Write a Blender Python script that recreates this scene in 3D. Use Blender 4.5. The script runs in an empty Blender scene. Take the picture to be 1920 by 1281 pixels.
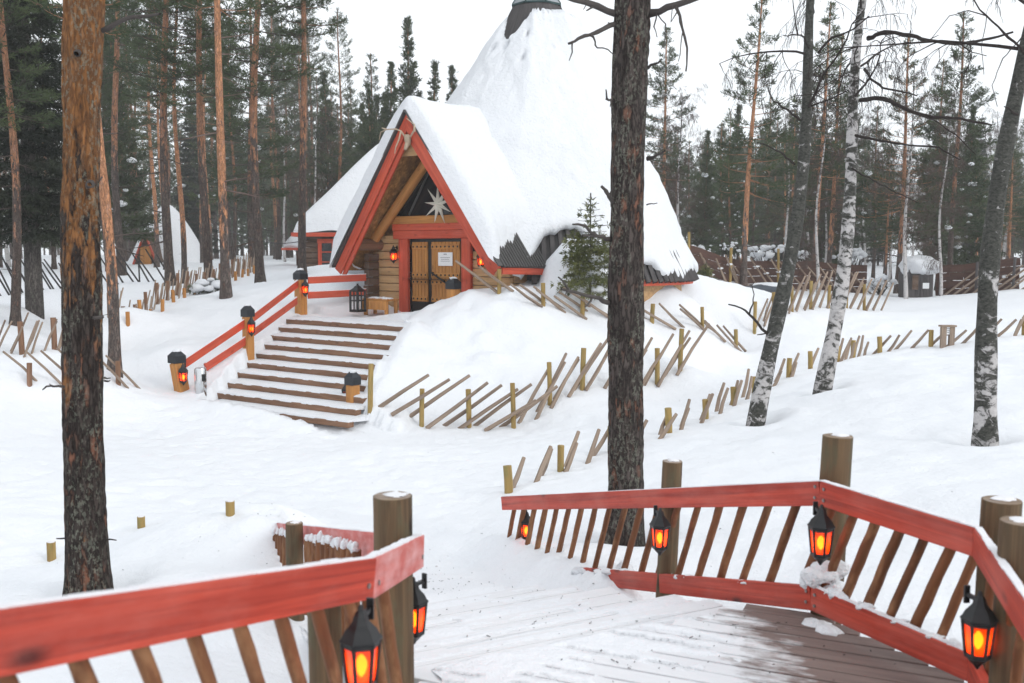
import bpy, math, random
import numpy as np
from mathutils import Vector, Matrix, noise as mnoise

R_ = math.radians
sc = bpy.context.scene
col = sc.collection
# ------------------------------------------------------------------ camera, sky, sun, exposure
F, CX, CY, CZ = 1867.0, 960.0, 640.5, 3.1
TH = math.atan((CY - 478) / F)
cT, sT = math.cos(TH), math.sin(TH)
cam = bpy.data.cameras.new("camera"); camo = bpy.data.objects.new("camera", cam); col.objects.link(camo)
camo.location = (0, 0, CZ); camo.rotation_euler = (math.pi / 2 - TH, 0, 0)
cam.sensor_width = 36; cam.lens = F / 1920 * 36; cam.clip_end = 2000; cam.clip_start = 0.05
cam.dof.use_dof = True; cam.dof.focus_distance = 15.0; cam.dof.aperture_fstop = 3.2
sc.camera = camo

SUN_EL, SUN_AZ = 28.0, 128.0          # azimuth measured clockwise from +Y (the view direction)
world = bpy.data.worlds.new("World"); sc.world = world; world.use_nodes = True
wn = world.node_tree.nodes; wl = world.node_tree.links
for n in list(wn): wn.remove(n)
sky = wn.new("ShaderNodeTexSky"); sky.sky_type = 'NISHITA'; sky.sun_disc = False
sky.sun_elevation = R_(SUN_EL); sky.sun_rotation = R_(SUN_AZ); sky.dust_density = 3.0
hs = wn.new("ShaderNodeHueSaturation"); hs.inputs['Saturation'].default_value = 0.12
cloud = wn.new("ShaderNodeMix"); cloud.data_type = 'RGBA'; cloud.inputs[0].default_value = 0.82
cloud.inputs[7].default_value = (8.7, 9.15, 9.6, 1)        # the even cloud deck of an overcast winter day
bg = wn.new("ShaderNodeBackground"); bg.inputs[1].default_value = 0.100
wo = wn.new("ShaderNodeOutputWorld")
wl.new(sky.outputs[0], hs.inputs['Color']); wl.new(hs.outputs[0], cloud.inputs[6])
wl.new(cloud.outputs[2], bg.inputs[0]); wl.new(bg.outputs[0], wo.inputs[0])

sun = bpy.data.lights.new("sun", 'SUN'); sun.energy = 0.50; sun.angle = R_(14); sun.color = (1, 0.96, 0.9)
suno = bpy.data.objects.new("sun", sun); col.objects.link(suno)
sd = Vector((math.sin(R_(SUN_AZ)) * math.cos(R_(SUN_EL)), math.cos(R_(SUN_AZ)) * math.cos(R_(SUN_EL)), math.sin(R_(SUN_EL))))
suno.rotation_euler = (-sd).to_track_quat('-Z', 'Y').to_euler()
sc.view_settings.view_transform = 'Standard'; sc.view_settings.look = 'None'
sc.view_settings.exposure = 0.62; sc.view_settings.gamma = 1.0

HAZE = 0.0015
rng = random.Random(7)
nrng = np.random.default_rng(7)

# ------------------------------------------------------------------ helpers: pixels <-> places
def at(px, py, d):
    u = (px - CX) / F; v = (CY - py) / F; k = d / (cT + v * sT)
    return Vector((u * k, d, CZ + (-sT + v * cT) * k))
def atz(px, py, z):
    u = (px - CX) / F; v = (CY - py) / F; k = (z - CZ) / (-sT + v * cT)
    return Vector((u * k, (cT + v * sT) * k, z))

# ------------------------------------------------------------------ helpers: materials
def nmat(name):
    m = bpy.data.materials.new(name); m.use_nodes = True
    nt = m.node_tree; b = nt.nodes['Principled BSDF']
    return m, nt, b
class NT:
    def __init__(s, nt): s.nt = nt; s.n = nt.nodes; s.l = nt.links
    def new(s, t, **k):
        n = s.n.new(t)
        for a, v in k.items(): setattr(n, a, v)
        return n
    def vec(s, scale, src='grain', rnd=True):
        if src == 'grain':
            a = s.new("ShaderNodeAttribute", attribute_name='grain'); o = a.outputs['Vector']
        else:
            a = s.new("ShaderNodeTexCoord"); o = a.outputs['Object']
        if rnd:
            oi = s.new("ShaderNodeObjectInfo"); mu = s.new("ShaderNodeVectorMath", operation='SCALE')
            s.l.new(oi.outputs['Random'], mu.inputs['Scale']); mu.inputs[0].default_value = (0.0, 37.0, 53.0)
            ad = s.new("ShaderNodeVectorMath", operation='ADD'); s.l.new(o, ad.inputs[0]); s.l.new(mu.outputs[0], ad.inputs[1]); o = ad.outputs[0]
        m = s.new("ShaderNodeVectorMath", operation='MULTIPLY'); m.inputs[1].default_value = scale
        s.l.new(o, m.inputs[0]); return m.outputs[0]
    def noise(s, v, scale, detail=4, rough=0.55, dist=0.0):
        n = s.new("ShaderNodeTexNoise"); n.inputs['Scale'].default_value = scale; n.inputs['Detail'].default_value = detail
        n.inputs['Roughness'].default_value = rough; n.inputs['Distortion'].default_value = dist
        s.l.new(v, n.inputs['Vector']); return n.outputs[0]
    def ramp(s, f, stops):
        r = s.new("ShaderNodeValToRGB"); e = r.color_ramp.elements
        while len(e) < len(stops): e.new(0.5)
        for i, (p, c) in enumerate(stops):
            e[i].position = p; e[i].color = (c, c, c, 1) if isinstance(c, (int, float)) else (*c, 1)
        s.l.new(f, r.inputs[0]); return r.outputs[0]
    def mix(s, f, a, b, mode='MIX'):
        m = s.new("ShaderNodeMix", data_type='RGBA', blend_type=mode)
        for i, x in ((0, f), (6, a), (7, b)):
            if isinstance(x, (int, float)): m.inputs[i].default_value = x if i == 0 else (x, x, x, 1)
            elif isinstance(x, tuple): m.inputs[i].default_value = (*x, 1)
            else: s.l.new(x, m.inputs[i])
        return m.outputs[2]
    def math(s, op, a, b=0.0, clamp=False):
        m = s.new("ShaderNodeMath", operation=op, use_clamp=clamp)
        for i, x in ((0, a), (1, b)):
            if isinstance(x, (int, float)): m.inputs[i].default_value = x
            else: s.l.new(x, m.inputs[i])
        return m.outputs[0]
    def bump(s, b, h, strength=0.5, dist=0.02):
        n = s.new("ShaderNodeBump"); n.inputs['Strength'].default_value = strength; n.inputs['Distance'].default_value = dist
        s.l.new(h, n.inputs['Height']); s.l.new(n.outputs[0], b.inputs['Normal'])
    def sep(s, src='grain'):
        a = s.new("ShaderNodeAttribute", attribute_name='grain'); x = s.new("ShaderNodeSeparateXYZ")
        s.l.new(a.outputs['Vector'], x.inputs[0]); return x.outputs

def m_snow(name, lumps=0.5, col_=(0.82, 0.832, 0.855), grit=0.0):
    m, nt, b = nmat(name); k = NT(nt)
    v = k.vec((1, 1, 1), 'obj', False)
    n1 = k.noise(v, 2.2, 5, 0.55); n2 = k.noise(v, 14, 4, 0.6); n3 = k.noise(v, 90, 2, 0.5)
    h = k.math('ADD', k.math('MULTIPLY', n1, 0.8), k.math('MULTIPLY', n2, 0.45))
    h = k.math('ADD', h, k.math('MULTIPLY', n3, 0.13))
    c = k.mix(n1, (col_[0] * 0.97, col_[1] * 0.975, col_[2] * 0.985), col_)
    if grit:
        g = k.noise(v, 46, 2, 0.5); g2 = k.noise(v, 1.3, 2, 0.5)
        gm = k.math('MULTIPLY', k.ramp(g, [(0.70, 0.0), (0.74, 1.0)]), k.ramp(g2, [(0.45, 0.0), (0.62, grit)]))
        c = k.mix(gm, c, (0.12, 0.10, 0.09))
    nt.links.new(c, b.inputs['Base Color']) ; b.inputs['Roughness'].default_value = 0.62
    b.inputs['Specular IOR Level'].default_value = 0.25
    k.bump(b, h, lumps, 0.10)
    return m
def m_wood(name, base, dark, streak=14.0, knots=0.5, rough=0.65, frost=0.0, bump=0.35, frostcol=(0.75, 0.72, 0.74), patch=None):
    m, nt, b = nmat(name); k = NT(nt)
    v = k.vec((0.55, streak, streak)); n = k.noise(v, 1.6, 6, 0.62, 0.6)
    v2 = k.vec((1.0, 5.0, 5.0)); n2 = k.noise(v2, 1.7, 4, 0.55)
    c = k.mix(k.ramp(n, [(0.34, 1.0), (0.62, 0.0)]), base, dark)
    c = k.mix(k.ramp(n2, [(0.35, 0.55), (0.7, 0.0)]), c, tuple(x * 0.72 for x in base))
    if knots:
        vo = k.new("ShaderNodeTexVoronoi"); vo.inputs['Scale'].default_value = 1.5; nt.links.new(k.vec((1.6, 4.0, 4.0)), vo.inputs['Vector'])
        kn = k.ramp(vo.outputs['Distance'], [(0.06, knots), (0.19, 0.0)])
        c = k.mix(kn, c, tuple(x * 0.3 for x in dark))
    if patch:
        n4 = k.noise(k.vec((2.0, 6, 6)), 2.2, 5, 0.6); c = k.mix(k.ramp(n4, [(0.5, 0.0), (0.66, 0.8)]), c, patch)
    if frost:
        n3 = k.noise(k.vec((1.2, 3, 3)), 2.0, 5, 0.65); c = k.mix(k.ramp(n3, [(0.42, 0.0), (0.72, frost)]), c, frostcol)
    nt.links.new(c, b.inputs['Base Color']); b.inputs['Roughness'].default_value = rough
    b.inputs['Specular IOR Level'].default_value = 0.3
    k.bump(b, n, bump, 0.006)
    return m
def m_plain(name, c, rough=0.5, metal=0.0, var=0.25, spec=0.5):
    m, nt, b = nmat(name); k = NT(nt)
    n = k.noise(k.vec((1, 1, 1), 'obj'), 9, 4, 0.6)
    nt.links.new(k.mix(n, tuple(x * (1 - var) for x in c), tuple(min(1, x * (1 + var)) for x in c)), b.inputs['Base Color'])
    b.inputs['Roughness'].default_value = rough; b.inputs['Metallic'].default_value = metal; b.inputs['Specular IOR Level'].default_value = spec
    k.bump(b, n, 0.15, 0.004)
    return m
def m_pinebark(name, z0, z1, lo=(0.085, 0.066, 0.058), hi=(0.40, 0.185, 0.075), lichen=0.3, plate=1.0, flecks=0.35):
    """grey-brown plated bark low on the trunk turning to flaky orange bark higher up"""
    m, nt, b = nmat(name); k = NT(nt)
    v = k.vec((8.0 * plate, 33.0 * plate, 33.0 * plate)); wob = k.new("ShaderNodeTexNoise"); wob.inputs['Scale'].default_value = 0.9; wob.inputs['Detail'].default_value = 6
    nt.links.new(v, wob.inputs['Vector']); ad = k.new("ShaderNodeVectorMath", operation='MULTIPLY_ADD'); nt.links.new(wob.outputs['Color'], ad.inputs[0]); ad.inputs[1].default_value = (3.2, 3.2, 3.2); nt.links.new(v, ad.inputs[2])
    vo = k.new("ShaderNodeTexVoronoi", feature='DISTANCE_TO_EDGE'); vo.inputs['Scale'].default_value = 0.75; nt.links.new(ad.outputs[0], vo.inputs['Vector'])
    vc = k.new("ShaderNodeTexVoronoi"); vc.inputs['Scale'].default_value = 0.75; nt.links.new(ad.outputs[0], vc.inputs['Vector'])
    cs = k.new("ShaderNodeSeparateColor"); nt.links.new(vc.outputs['Color'], cs.inputs[0]); rnd, rnd2 = cs.outputs[0], cs.outputs[1]
    nf = k.noise(k.vec((26, 90, 90)), 0.8, 6, 0.72)
    crack = k.ramp(k.math('ADD', vo.outputs['Distance'], k.math('MULTIPLY', k.math('SUBTRACT', nf, 0.5), 0.35)), [(-0.02, 0.0), (0.20, 1.0)])
    x = k.sep()[0]; hgt = k.math('DIVIDE', k.math('SUBTRACT', x, z0), z1 - z0, True)
    nl = k.noise(k.vec((1.6, 4.0, 4.0)), 1.6, 5, 0.65)
    f = k.math('ADD', k.math('ADD', k.math('MULTIPLY', hgt, 1.35), k.math('MULTIPLY', k.math('SUBTRACT', nl, 0.5), 2.6)), k.math('MULTIPLY', k.math('SUBTRACT', rnd, 0.5), 0.55))
    f = k.ramp(f, [(0.58, 0.0), (0.84, 1.0)])
    low = k.mix(k.math('ADD', k.math('MULTIPLY', rnd, 0.6), k.math('MULTIPLY', nf, 0.55)), tuple(c * 0.42 for c in lo), tuple(min(1, c * 1.75) for c in lo))
    low = k.mix(k.math('MULTIPLY', k.ramp(rnd2, [(0.80, 0.0), (0.86, flecks)]), k.ramp(nl, [(0.42, 0.0), (0.6, 1.0)])), low, (0.30, 0.125, 0.075))
    low = k.mix(k.math('ADD', k.math('MULTIPLY', crack, 0.75), 0.25), tuple(c * 0.2 for c in lo), low)
    up = k.mix(k.math('ADD', k.math('MULTIPLY', rnd, 0.55), k.math('MULTIPLY', nf, 0.5)), tuple(c * 0.52 for c in hi), tuple(min(1, c * 1.28) for c in hi))
    up = k.mix(k.ramp(rnd2, [(0.84, 0.0), (0.9, 0.6)]), up, (hi[0] * 0.95, hi[1] * 1.15, hi[2] * 1.6))
    up = k.mix(k.math('ADD', k.math('MULTIPLY', crack, 0.6), 0.4), (0.075, 0.04, 0.025), up)
    c = k.mix(f, low, up)
    if lichen:
        ln = k.noise(k.vec((30, 50, 50)), 0.8, 4, 0.7); lm = k.noise(k.vec((1.3, 5, 5)), 1.4, 3, 0.6)
        mask = k.math('MULTIPLY', k.ramp(ln, [(0.52, 0.0), (0.58, 1.0)]), k.ramp(lm, [(0.42, 0.0), (0.58, lichen)]))
        c = k.mix(mask, c, (0.22, 0.23, 0.185))
    nt.links.new(c, b.inputs['Base Color']); b.inputs['Roughness'].default_value = 0.9; b.inputs['Specular IOR Level'].default_value = 0.15
    k.bump(b, k.math('ADD', crack, k.math('MULTIPLY', nf, 0.5)), 0.8, 0.012)
    return m
def m_birch(name, dark0, dark1, z1=6.0):
    """white papery bark broken by black bands and patches; dark0/dark1 are the dark share at the foot and higher up"""
    m, nt, b = nmat(name); k = NT(nt)
    x = k.sep()[0]; hgt = k.math('DIVIDE', x, z1, True)
    n = k.noise(k.vec((6.5, 4.0, 4.0)), 1.0, 6, 0.66, 0.9); n2 = k.noise(k.vec((26, 16, 16)), 1.3, 5, 0.7)
    s = k.math('ADD', k.math('MULTIPLY', n, 0.92), k.math('MULTIPLY', n2, 0.24))
    thr = k.math('ADD', dark0, k.math('MULTIPLY', hgt, dark1 - dark0))
    thr = k.math('ADD', thr, k.math('MULTIPLY', k.ramp(x, [(0.0, 1.0), (0.55, 0.0)]), 0.30)); thr = k.math('ADD', 0.735, k.math('MULTIPLY', thr, -0.30))
    mk = k.math('MULTIPLY', k.math('SUBTRACT', s, thr), 14.0, True)
    dk = k.mix(k.ramp(n2, [(0.3, 0.0), (0.75, 1.0)]), (0.007, 0.007, 0.007), (0.11, 0.11, 0.095))
    wh = k.mix(n2, (0.27, 0.255, 0.25), (0.70, 0.67, 0.66))
    nt.links.new(k.mix(mk, wh, dk), b.inputs['Base Color']); b.inputs['Roughness'].default_value = 0.8; b.inputs['Specular IOR Level'].default_value = 0.2
    k.bump(b, k.math('ADD', mk, n2), 0.6, 0.02)
    return m
def m_leaf(name, c, c2):
    m, nt, b = nmat(name); k = NT(nt)
    x = k.sep(); oi = k.new("ShaderNodeObjectInfo")
    f = k.math('ADD', k.math('MULTIPLY', x[0], 0.75), k.math('MULTIPLY', oi.outputs['Random'], 0.25))
    nt.links.new(k.mix(f, c, c2), b.inputs['Base Color']); b.inputs['Roughness'].default_value = 0.7; b.inputs['Specular IOR Level'].default_value = 0.2
    return m
def m_osb():
    m, nt, b = nmat("chipboard"); k = NT(nt)
    vo = k.new("ShaderNodeTexVoronoi"); vo.inputs['Scale'].default_value = 7.0
    n = k.noise(k.vec((1, 1, 1), 'obj'), 5, 3, 0.6)
    dv = k.new("ShaderNodeVectorMath", operation='MULTIPLY_ADD'); nt.links.new(k.vec((1, 2.4, 1.6), 'obj'), dv.inputs[0]); dv.inputs[2].default_value = (0, 0, 0)
    dv.inputs[1].default_value = (1.5, 1.5, 1.5); nt.links.new(dv.outputs[0], vo.inputs['Vector'])
    c = k.mix(vo.outputs['Color'], (0.24, 0.11, 0.03), (0.56, 0.29, 0.09))
    c = k.mix(k.ramp(n, [(0.4, 0.0), (0.62, 0.8)]), c, (0.18, 0.08, 0.024))
    nt.links.new(c, b.inputs['Base Color']); b.inputs['Roughness'].default_value = 0.6
    return m
def m_deck(name, bare):
    """weathered reddish boards under a worn, trodden layer of snow; `bare` moves the edge of the bare area"""
    m, nt, b = nmat(name); k = NT(nt)
    v = k.vec((0.6, 16, 16)); n = k.noise(v, 1.6, 6, 0.6, 0.4)
    wood = k.mix(n, (0.070, 0.040, 0.032), (0.26, 0.180, 0.155))
    vo = k.vec((1, 1, 1), 'obj', False); vs = k.vec((1.2, 6, 6)); s1 = k.noise(vo, 1.7, 6, 0.62); s2 = k.noise(vs, 2.2, 6, 0.7)
    ox = k.new("ShaderNodeSeparateXYZ"); nt.links.new(vo, ox.inputs[0])
    g = k.math('MULTIPLY', k.math('SUBTRACT', ox.outputs[0], bare), 0.75)
    g = k.math('SUBTRACT', g, k.math('MULTIPLY', ox.outputs[1], 0.10))
    s = k.math('SUBTRACT', k.math('ADD', k.math('MULTIPLY', s1, 0.85), k.math('MULTIPLY', s2, 0.50)), g)
    mask = k.ramp(s, [(0.47, 0.05), (0.62, 0.95)])
    sn = k.mix(s2, (0.70, 0.70, 0.72), (0.86, 0.87, 0.89))
    nt.links.new(k.mix(mask, wood, sn), b.inputs['Base Color']); b.inputs['Roughness'].default_value = 0.7; b.inputs['Specular IOR Level'].default_value = 0.25
    k.bump(b, k.math('ADD', k.math('MULTIPLY', mask, 1.2), k.math('MULTIPLY', s2, 0.7)), 0.6, 0.012)
    return m

M = {}
M['snow'] = m_snow("snow_ground_surface", 0.45, grit=0.35)
M['snow2'] = m_snow("snow_cover_surface", 0.85)
M['frost'] = m_snow("frost_surface", 0.3, (0.78, 0.77, 0.79))
M['red'] = m_wood("red_paint_near", (0.54, 0.066, 0.036), (0.24, 0.021, 0.013), 18, 1.0, 0.55, 0.16, 0.45, (0.74, 0.34, 0.29))
M['redpale'] = m_wood("red_paint_frosted", (0.62, 0.15, 0.125), (0.42, 0.06, 0.05), 11, 0.7, 0.6, 0.7, 0.3, (0.74, 0.50, 0.50))
M['redhut'] = m_wood("red_paint_hut", (0.62, 0.100, 0.045), (0.38, 0.038, 0.02), 10, 0.5, 0.55, 0.1, 0.25, (0.7, 0.3, 0.28))
M['post'] = m_wood("log_post_wood", (0.165, 0.105, 0.056), (0.045, 0.029, 0.018), 14, 0.9, 0.75, 0.0, 0.6, patch=(0.10, 0.088, 0.05))
M['postend'] = m_wood("log_end_wood", (0.30, 0.22, 0.15), (0.16, 0.11, 0.08), 20, 0.0, 0.8, 0.3)
M['baluster'] = m_wood("brown_pole_wood", (0.22, 0.088, 0.036), (0.09, 0.035, 0.016), 9, 0.6, 0.7, 0.0, 0.6, patch=(0.30, 0.15, 0.07))
M['orange'] = m_wood("orange_pine_wood", (0.56, 0.255, 0.070), (0.34, 0.14, 0.038), 10, 0.8, 0.6, 0.0, 0.3)
M['log'] = m_wood("hewn_log_wood", (0.62, 0.39, 0.19), (0.34, 0.19, 0.085), 7, 0.5, 0.7, 0.12, 0.5, (0.6, 0.5, 0.42))
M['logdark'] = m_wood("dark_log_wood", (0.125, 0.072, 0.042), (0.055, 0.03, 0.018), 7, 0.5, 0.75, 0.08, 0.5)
M['step'] = m_wood("brown_step_wood", (0.27, 0.145, 0.085), (0.13, 0.065, 0.036), 9, 0.5, 0.75, 0.12, 0.5, (0.4, 0.3, 0.25))
M['stake'] = m_wood("yellow_stake_wood", (0.40, 0.275, 0.095), (0.24, 0.15, 0.05), 8, 0.6, 0.7, 0.0, 0.4, patch=(0.22, 0.19, 0.07))
M['pole'] = m_wood("grey_pole_wood", (0.36, 0.27, 0.20), (0.15, 0.105, 0.08), 9, 0.5, 0.8, 0.15, 0.5, (0.42, 0.38, 0.36))
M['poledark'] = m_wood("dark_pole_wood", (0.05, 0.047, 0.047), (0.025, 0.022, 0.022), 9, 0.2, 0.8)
M['brownboard'] = m_wood("brown_board_wood", (0.105, 0.052, 0.038), (0.05, 0.025, 0.02), 9, 0.2, 0.8)
M['greyboard'] = m_wood("grey_board_wood", (0.115, 0.105, 0.105), (0.05, 0.047, 0.047), 9, 0.4, 0.85)
M['tile'] = m_plain("roof_tile", (0.075, 0.070, 0.068), 0.75, 0, 0.4)
M['cap'] = m_plain("cap_metal", (0.018, 0.022, 0.028), 0.45, 0.3)
M['black'] = m_plain("black_metal", (0.010, 0.010, 0.011), 0.38, 0.2, 0.3)
M['steel'] = m_plain("polished_steel", (0.62, 0.63, 0.64), 0.14, 1.0, 0.1)
M['hood'] = m_plain("hood_metal", (0.30, 0.32, 0.34), 0.45, 0.5, 0.5)
M['hoodedge'] = m_plain("hood_edge_metal", (0.02, 0.05, 0.05), 0.4, 0.4)
M['osb'] = m_osb()
M['paper'] = m_plain("white_paper", (0.80, 0.80, 0.80), 0.7, 0, 0.03)
M['ink'] = m_plain("print_ink", (0.22, 0.22, 0.23), 0.7, 0, 0.2)
M['redink'] = m_plain("red_print", (0.6, 0.1, 0.07), 0.7, 0, 0.2)
M['star'] = m_plain("star_paper", (0.72, 0.70, 0.62), 0.7, 0, 0.1)
M['bone'] = m_plain("antler_bone", (0.42, 0.33, 0.24), 0.7, 0, 0.3)
M['screw'] = m_plain("screw_metal", (0.28, 0.26, 0.25), 0.4, 0.8)
M['glass_dark'] = m_plain("dark_window_glass", (0.012, 0.013, 0.016), 0.08, 0, 0.2)
M['tarp'] = m_plain("dark_tarp", (0.05, 0.06, 0.075), 0.6, 0, 0.4)
M['twig'] = m_plain("twig_bark", (0.035, 0.028, 0.026), 0.85, 0, 0.4, 0.1)
M['birchtwig'] = m_plain("birch_twig_bark", (0.085, 0.060, 0.052), 0.85, 0, 0.3, 0.1)
M['deadlimb'] = m_plain("dead_limb_bark", (0.075, 0.066, 0.062), 0.85, 0, 0.5, 0.1)
M['bark_T1'] = m_pinebark("near_orange_pine_bark", 0.9, 4.3, (0.046, 0.036, 0.032), (0.235, 0.105, 0.04), 0.6, 1.0, 0.7)
M['bark_C'] = m_pinebark("near_grey_pine_bark", 5.0, 14.0, (0.058, 0.047, 0.043), (0.30, 0.14, 0.08), 0.6, 1.0, 0.55)
M['bark_pine'] = m_pinebark("pine_bark", 2.0, 7.5, (0.088, 0.068, 0.061), (0.40, 0.19, 0.105), 0.25, 0.8, 0.3)
M['bark_orange'] = m_pinebark("orange_pine_bark", 0.6, 4.5, (0.13, 0.105, 0.095), (0.60, 0.285, 0.15), 0.2, 0.8, 0.35)
M['bark_spruce'] = m_pinebark("spruce_bark", 50, 90, (0.085, 0.075, 0.070), (0.3, 0.15, 0.08), 0.3, 0.8, 0.0)
M['birch_w'] = m_birch("white_birch_bark", 0.22, 0.75, 9.0)
M['birch_m'] = m_birch("mottled_birch_bark", 0.35, 0.66, 3.0)
M['birch_d'] = m_birch("dark_birch_bark", 0.45, 1.05, 2.2)
M['needle'] = m_leaf("pine_needle", (0.026, 0.042, 0.021), (0.080, 0.105, 0.044))
M['needle_s'] = m_leaf("spruce_needle", (0.011, 0.016, 0.011), (0.034, 0.042, 0.024))
M['needle_y'] = m_leaf("young_needle", (0.035, 0.050, 0.018), (0.16, 0.165, 0.055))
M['deck'] = m_deck("landing_boards", 0.45)
M['tread'] = m_deck("tread_boards", 0.6)

def m_emit(name, c, s):
    m, nt, b = nmat(name); b.inputs['Base Color'].default_value = (*c, 1)
    b.inputs['Emission Color'].default_value = (*c, 1); b.inputs['Emission Strength'].default_value = s
    return m
M['bulb'] = m_emit("lamp_bulb", (1.0, 0.42, 0.10), 13.0)
def m_pane():
    m = bpy.data.materials.new("orange_lamp_glass"); m.use_nodes = True; nt = m.node_tree; k = NT(nt)
    for n in list(nt.nodes): nt.nodes.remove(n)
    o = k.new("ShaderNodeOutputMaterial"); tl = k.new("ShaderNodeBsdfTranslucent"); tr = k.new("ShaderNodeBsdfTransparent")
    tl.inputs[0].default_value = (0.92, 0.11, 0.012, 1); tr.inputs[0].default_value = (1.0, 0.24, 0.03, 1)
    gl = k.new("ShaderNodeBsdfGlossy"); gl.inputs['Roughness'].default_value = 0.12; gl.inputs[0].default_value = (1, 0.9, 0.9, 1)
    m1 = k.new("ShaderNodeMixShader"); m1.inputs[0].default_value = 0.34
    nt.links.new(tl.outputs[0], m1.inputs[1]); nt.links.new(tr.outputs[0], m1.inputs[2])
    m2 = k.new("ShaderNodeMixShader"); fr = k.new("ShaderNodeFresnel"); fr.inputs[0].default_value = 1.5
    nt.links.new(fr.outputs[0], m2.inputs[0]); nt.links.new(m1.outputs[0], m2.inputs[1]); nt.links.new(gl.outputs[0], m2.inputs[2])
    nt.links.new(m2.outputs[0], o.inputs[0]); return m
M['pane'] = m_pane()

# ------------------------------------------------------------------ helpers: meshes
class MB:
    def __init__(s): s.v = []; s.f = []; s.g = []
    def add(s, vs, fs, gs=None):
        o = len(s.v); s.v += [tuple(p) for p in vs]; s.g += [tuple(q) for q in (gs or vs)]
        s.f += [tuple(i + o for i in f) for f in fs]
    def beam(s, p0, p1, w, h, up=(0, 0, 1), ext=0.0, taper=1.0):
        """box from p0 to p1, w across, h along the up side"""
        p0 = Vector(p0); p1 = Vector(p1); x = (p1 - p0); L = x.length; x.normalize(); up = Vector(up)
        if abs(up.normalized().dot(x)) > .999: up = Vector((0, 1, 0))
        y = up.cross(x); y.normalize(); z = x.cross(y); r = rng.uniform(0, 40)
        vs = []; gs = []
        for e, (q, a) in enumerate(((p0, -ext), (p1, L + ext))):
            k = 1.0 if e == 0 else taper
            for sy, sz in ((-1, -1), (1, -1), (1, 1), (-1, 1)):
                vs.append(p0 + x * a + y * (sy * w / 2 * k) + z * (sz * h / 2 * k)); gs.append((a, sy * w / 2 + r, sz * h / 2 + r))
        s.add(vs, [(3, 2, 1, 0), (4, 5, 6, 7), (0, 1, 5, 4), (1, 2, 6, 5), (2, 3, 7, 6), (3, 0, 4, 7)], gs)
    def box(s, c, sx, sy, sz, rot=0.0):
        c = Vector(c); a = Vector((math.cos(rot), math.sin(rot), 0)) * (sx / 2); s.beam(c - a, c + a, sy, sz)
    def tube(s, pts, rads, n=8, caps=True, wob=0.0, wf=3.0, squash=None):
        pts = [Vector(p) for p in pts]
        if isinstance(rads, (int, float)): rads = [rads] * len(pts)
        r0 = rng.uniform(0, 40); vs = []; gs = []; fs = []; L = 0; ref = None
        for i, p in enumerate(pts):
            t = (pts[min(i + 1, len(pts) - 1)] - pts[max(i - 1, 0)])
            if t.length < 1e-9: t = Vector((0, 0, 1))
            t.normalize()
            if ref is None:
                ref = Vector((1, 0, 0)) if abs(t.x) < 0.8 else Vector((0, 1, 0))
            ref = (ref - t * ref.dot(t)); ref.normalize(); b = t.cross(ref)
            if i: L += (p - pts[i - 1]).length
            for j in range(n):
                a = 2 * math.pi * j / n; ca, sa = math.cos(a), math.sin(a); r = rads[i]
                if wob: r *= 1 + wob * mnoise.noise(Vector((ca * wf * 0.5 + r0, sa * wf * 0.5, L * wf)))
                vs.append(p + ref * (ca * r) + b * (sa * r)); gs.append((L, ca * rads[i] + r0, sa * rads[i]))
        m = len(pts)
        for i in range(m - 1):
            for j in range(n):
                k = (j + 1) % n; fs.append((i * n + j, i * n + k, (i + 1) * n + k, (i + 1) * n + j))
        if caps and n > 2:
            fs.append(tuple(range(n - 1, -1, -1))); fs.append(tuple((m - 1) * n + j for j in range(n)))
        s.add(vs, fs, gs)
    def prism(s, poly, o, ex, ey, ez, depth):
        """polygon poly[(u,v)] in the plane o+u*ex+v*ey, extruded by depth along ez"""
        o = Vector(o); ex = Vector(ex); ey = Vector(ey); ez = Vector(ez); n = len(poly); r = rng.uniform(0, 40)
        a = [o + ex * u + ey * v for u, v in poly]; b = [p + ez * depth for p in a]
        fs = [tuple(range(n)), tuple(range(2 * n - 1, n - 1, -1))]
        fs += [(i, n + i, n + (i + 1) % n, (i + 1) % n) for i in range(n)]
        s.add(a + b, fs, [(u, v + r, 0) for u, v in poly] + [(u, v + r, depth) for u, v in poly])
    def lathe(s, prof, n, c=(0, 0, 0), rot=0.0):
        vs = []; fs = []
        for r, z in prof:
            for j in range(n):
                a = rot + 2 * math.pi * j / n; vs.append((c[0] + r * math.cos(a), c[1] + r * math.sin(a), c[2] + z))
        for i in range(len(prof) - 1):
            for j in range(n):
                k = (j + 1) % n; fs.append((i * n + j, i * n + k, (i + 1) * n + k, (i + 1) * n + j))
        fs.append(tuple(range(n - 1, -1, -1))); fs.append(tuple((len(prof) - 1) * n + j for j in range(n)))
        s.add(vs, fs)
    def blob(s, c, rx, ry, rz, amp=0.25, nf=1.4, nu=14, nv=9):
        c = Vector(c); o = Vector((rng.uniform(0, 50), rng.uniform(0, 50), rng.uniform(0, 50))); vs = []; fs = []
        for i in range(nv + 1):
            ph = math.pi * i / nv
            for j in range(nu):
                a = 2 * math.pi * j / nu; d = Vector((math.sin(ph) * math.cos(a), math.sin(ph) * math.sin(a), math.cos(ph)))
                k = 1 + amp * mnoise.noise(d * nf + o) + 0.4 * amp * mnoise.noise(d * nf * 2.7 + o)
                vs.append(c + Vector((d.x * rx * k, d.y * ry * k, d.z * rz * k)))
        for i in range(nv):
            for j in range(nu):
                k = (j + 1) % nu; fs.append((i * nu + j, (i + 1) * nu + j, (i + 1) * nu + k, i * nu + k))
        s.add(vs, fs)
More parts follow.
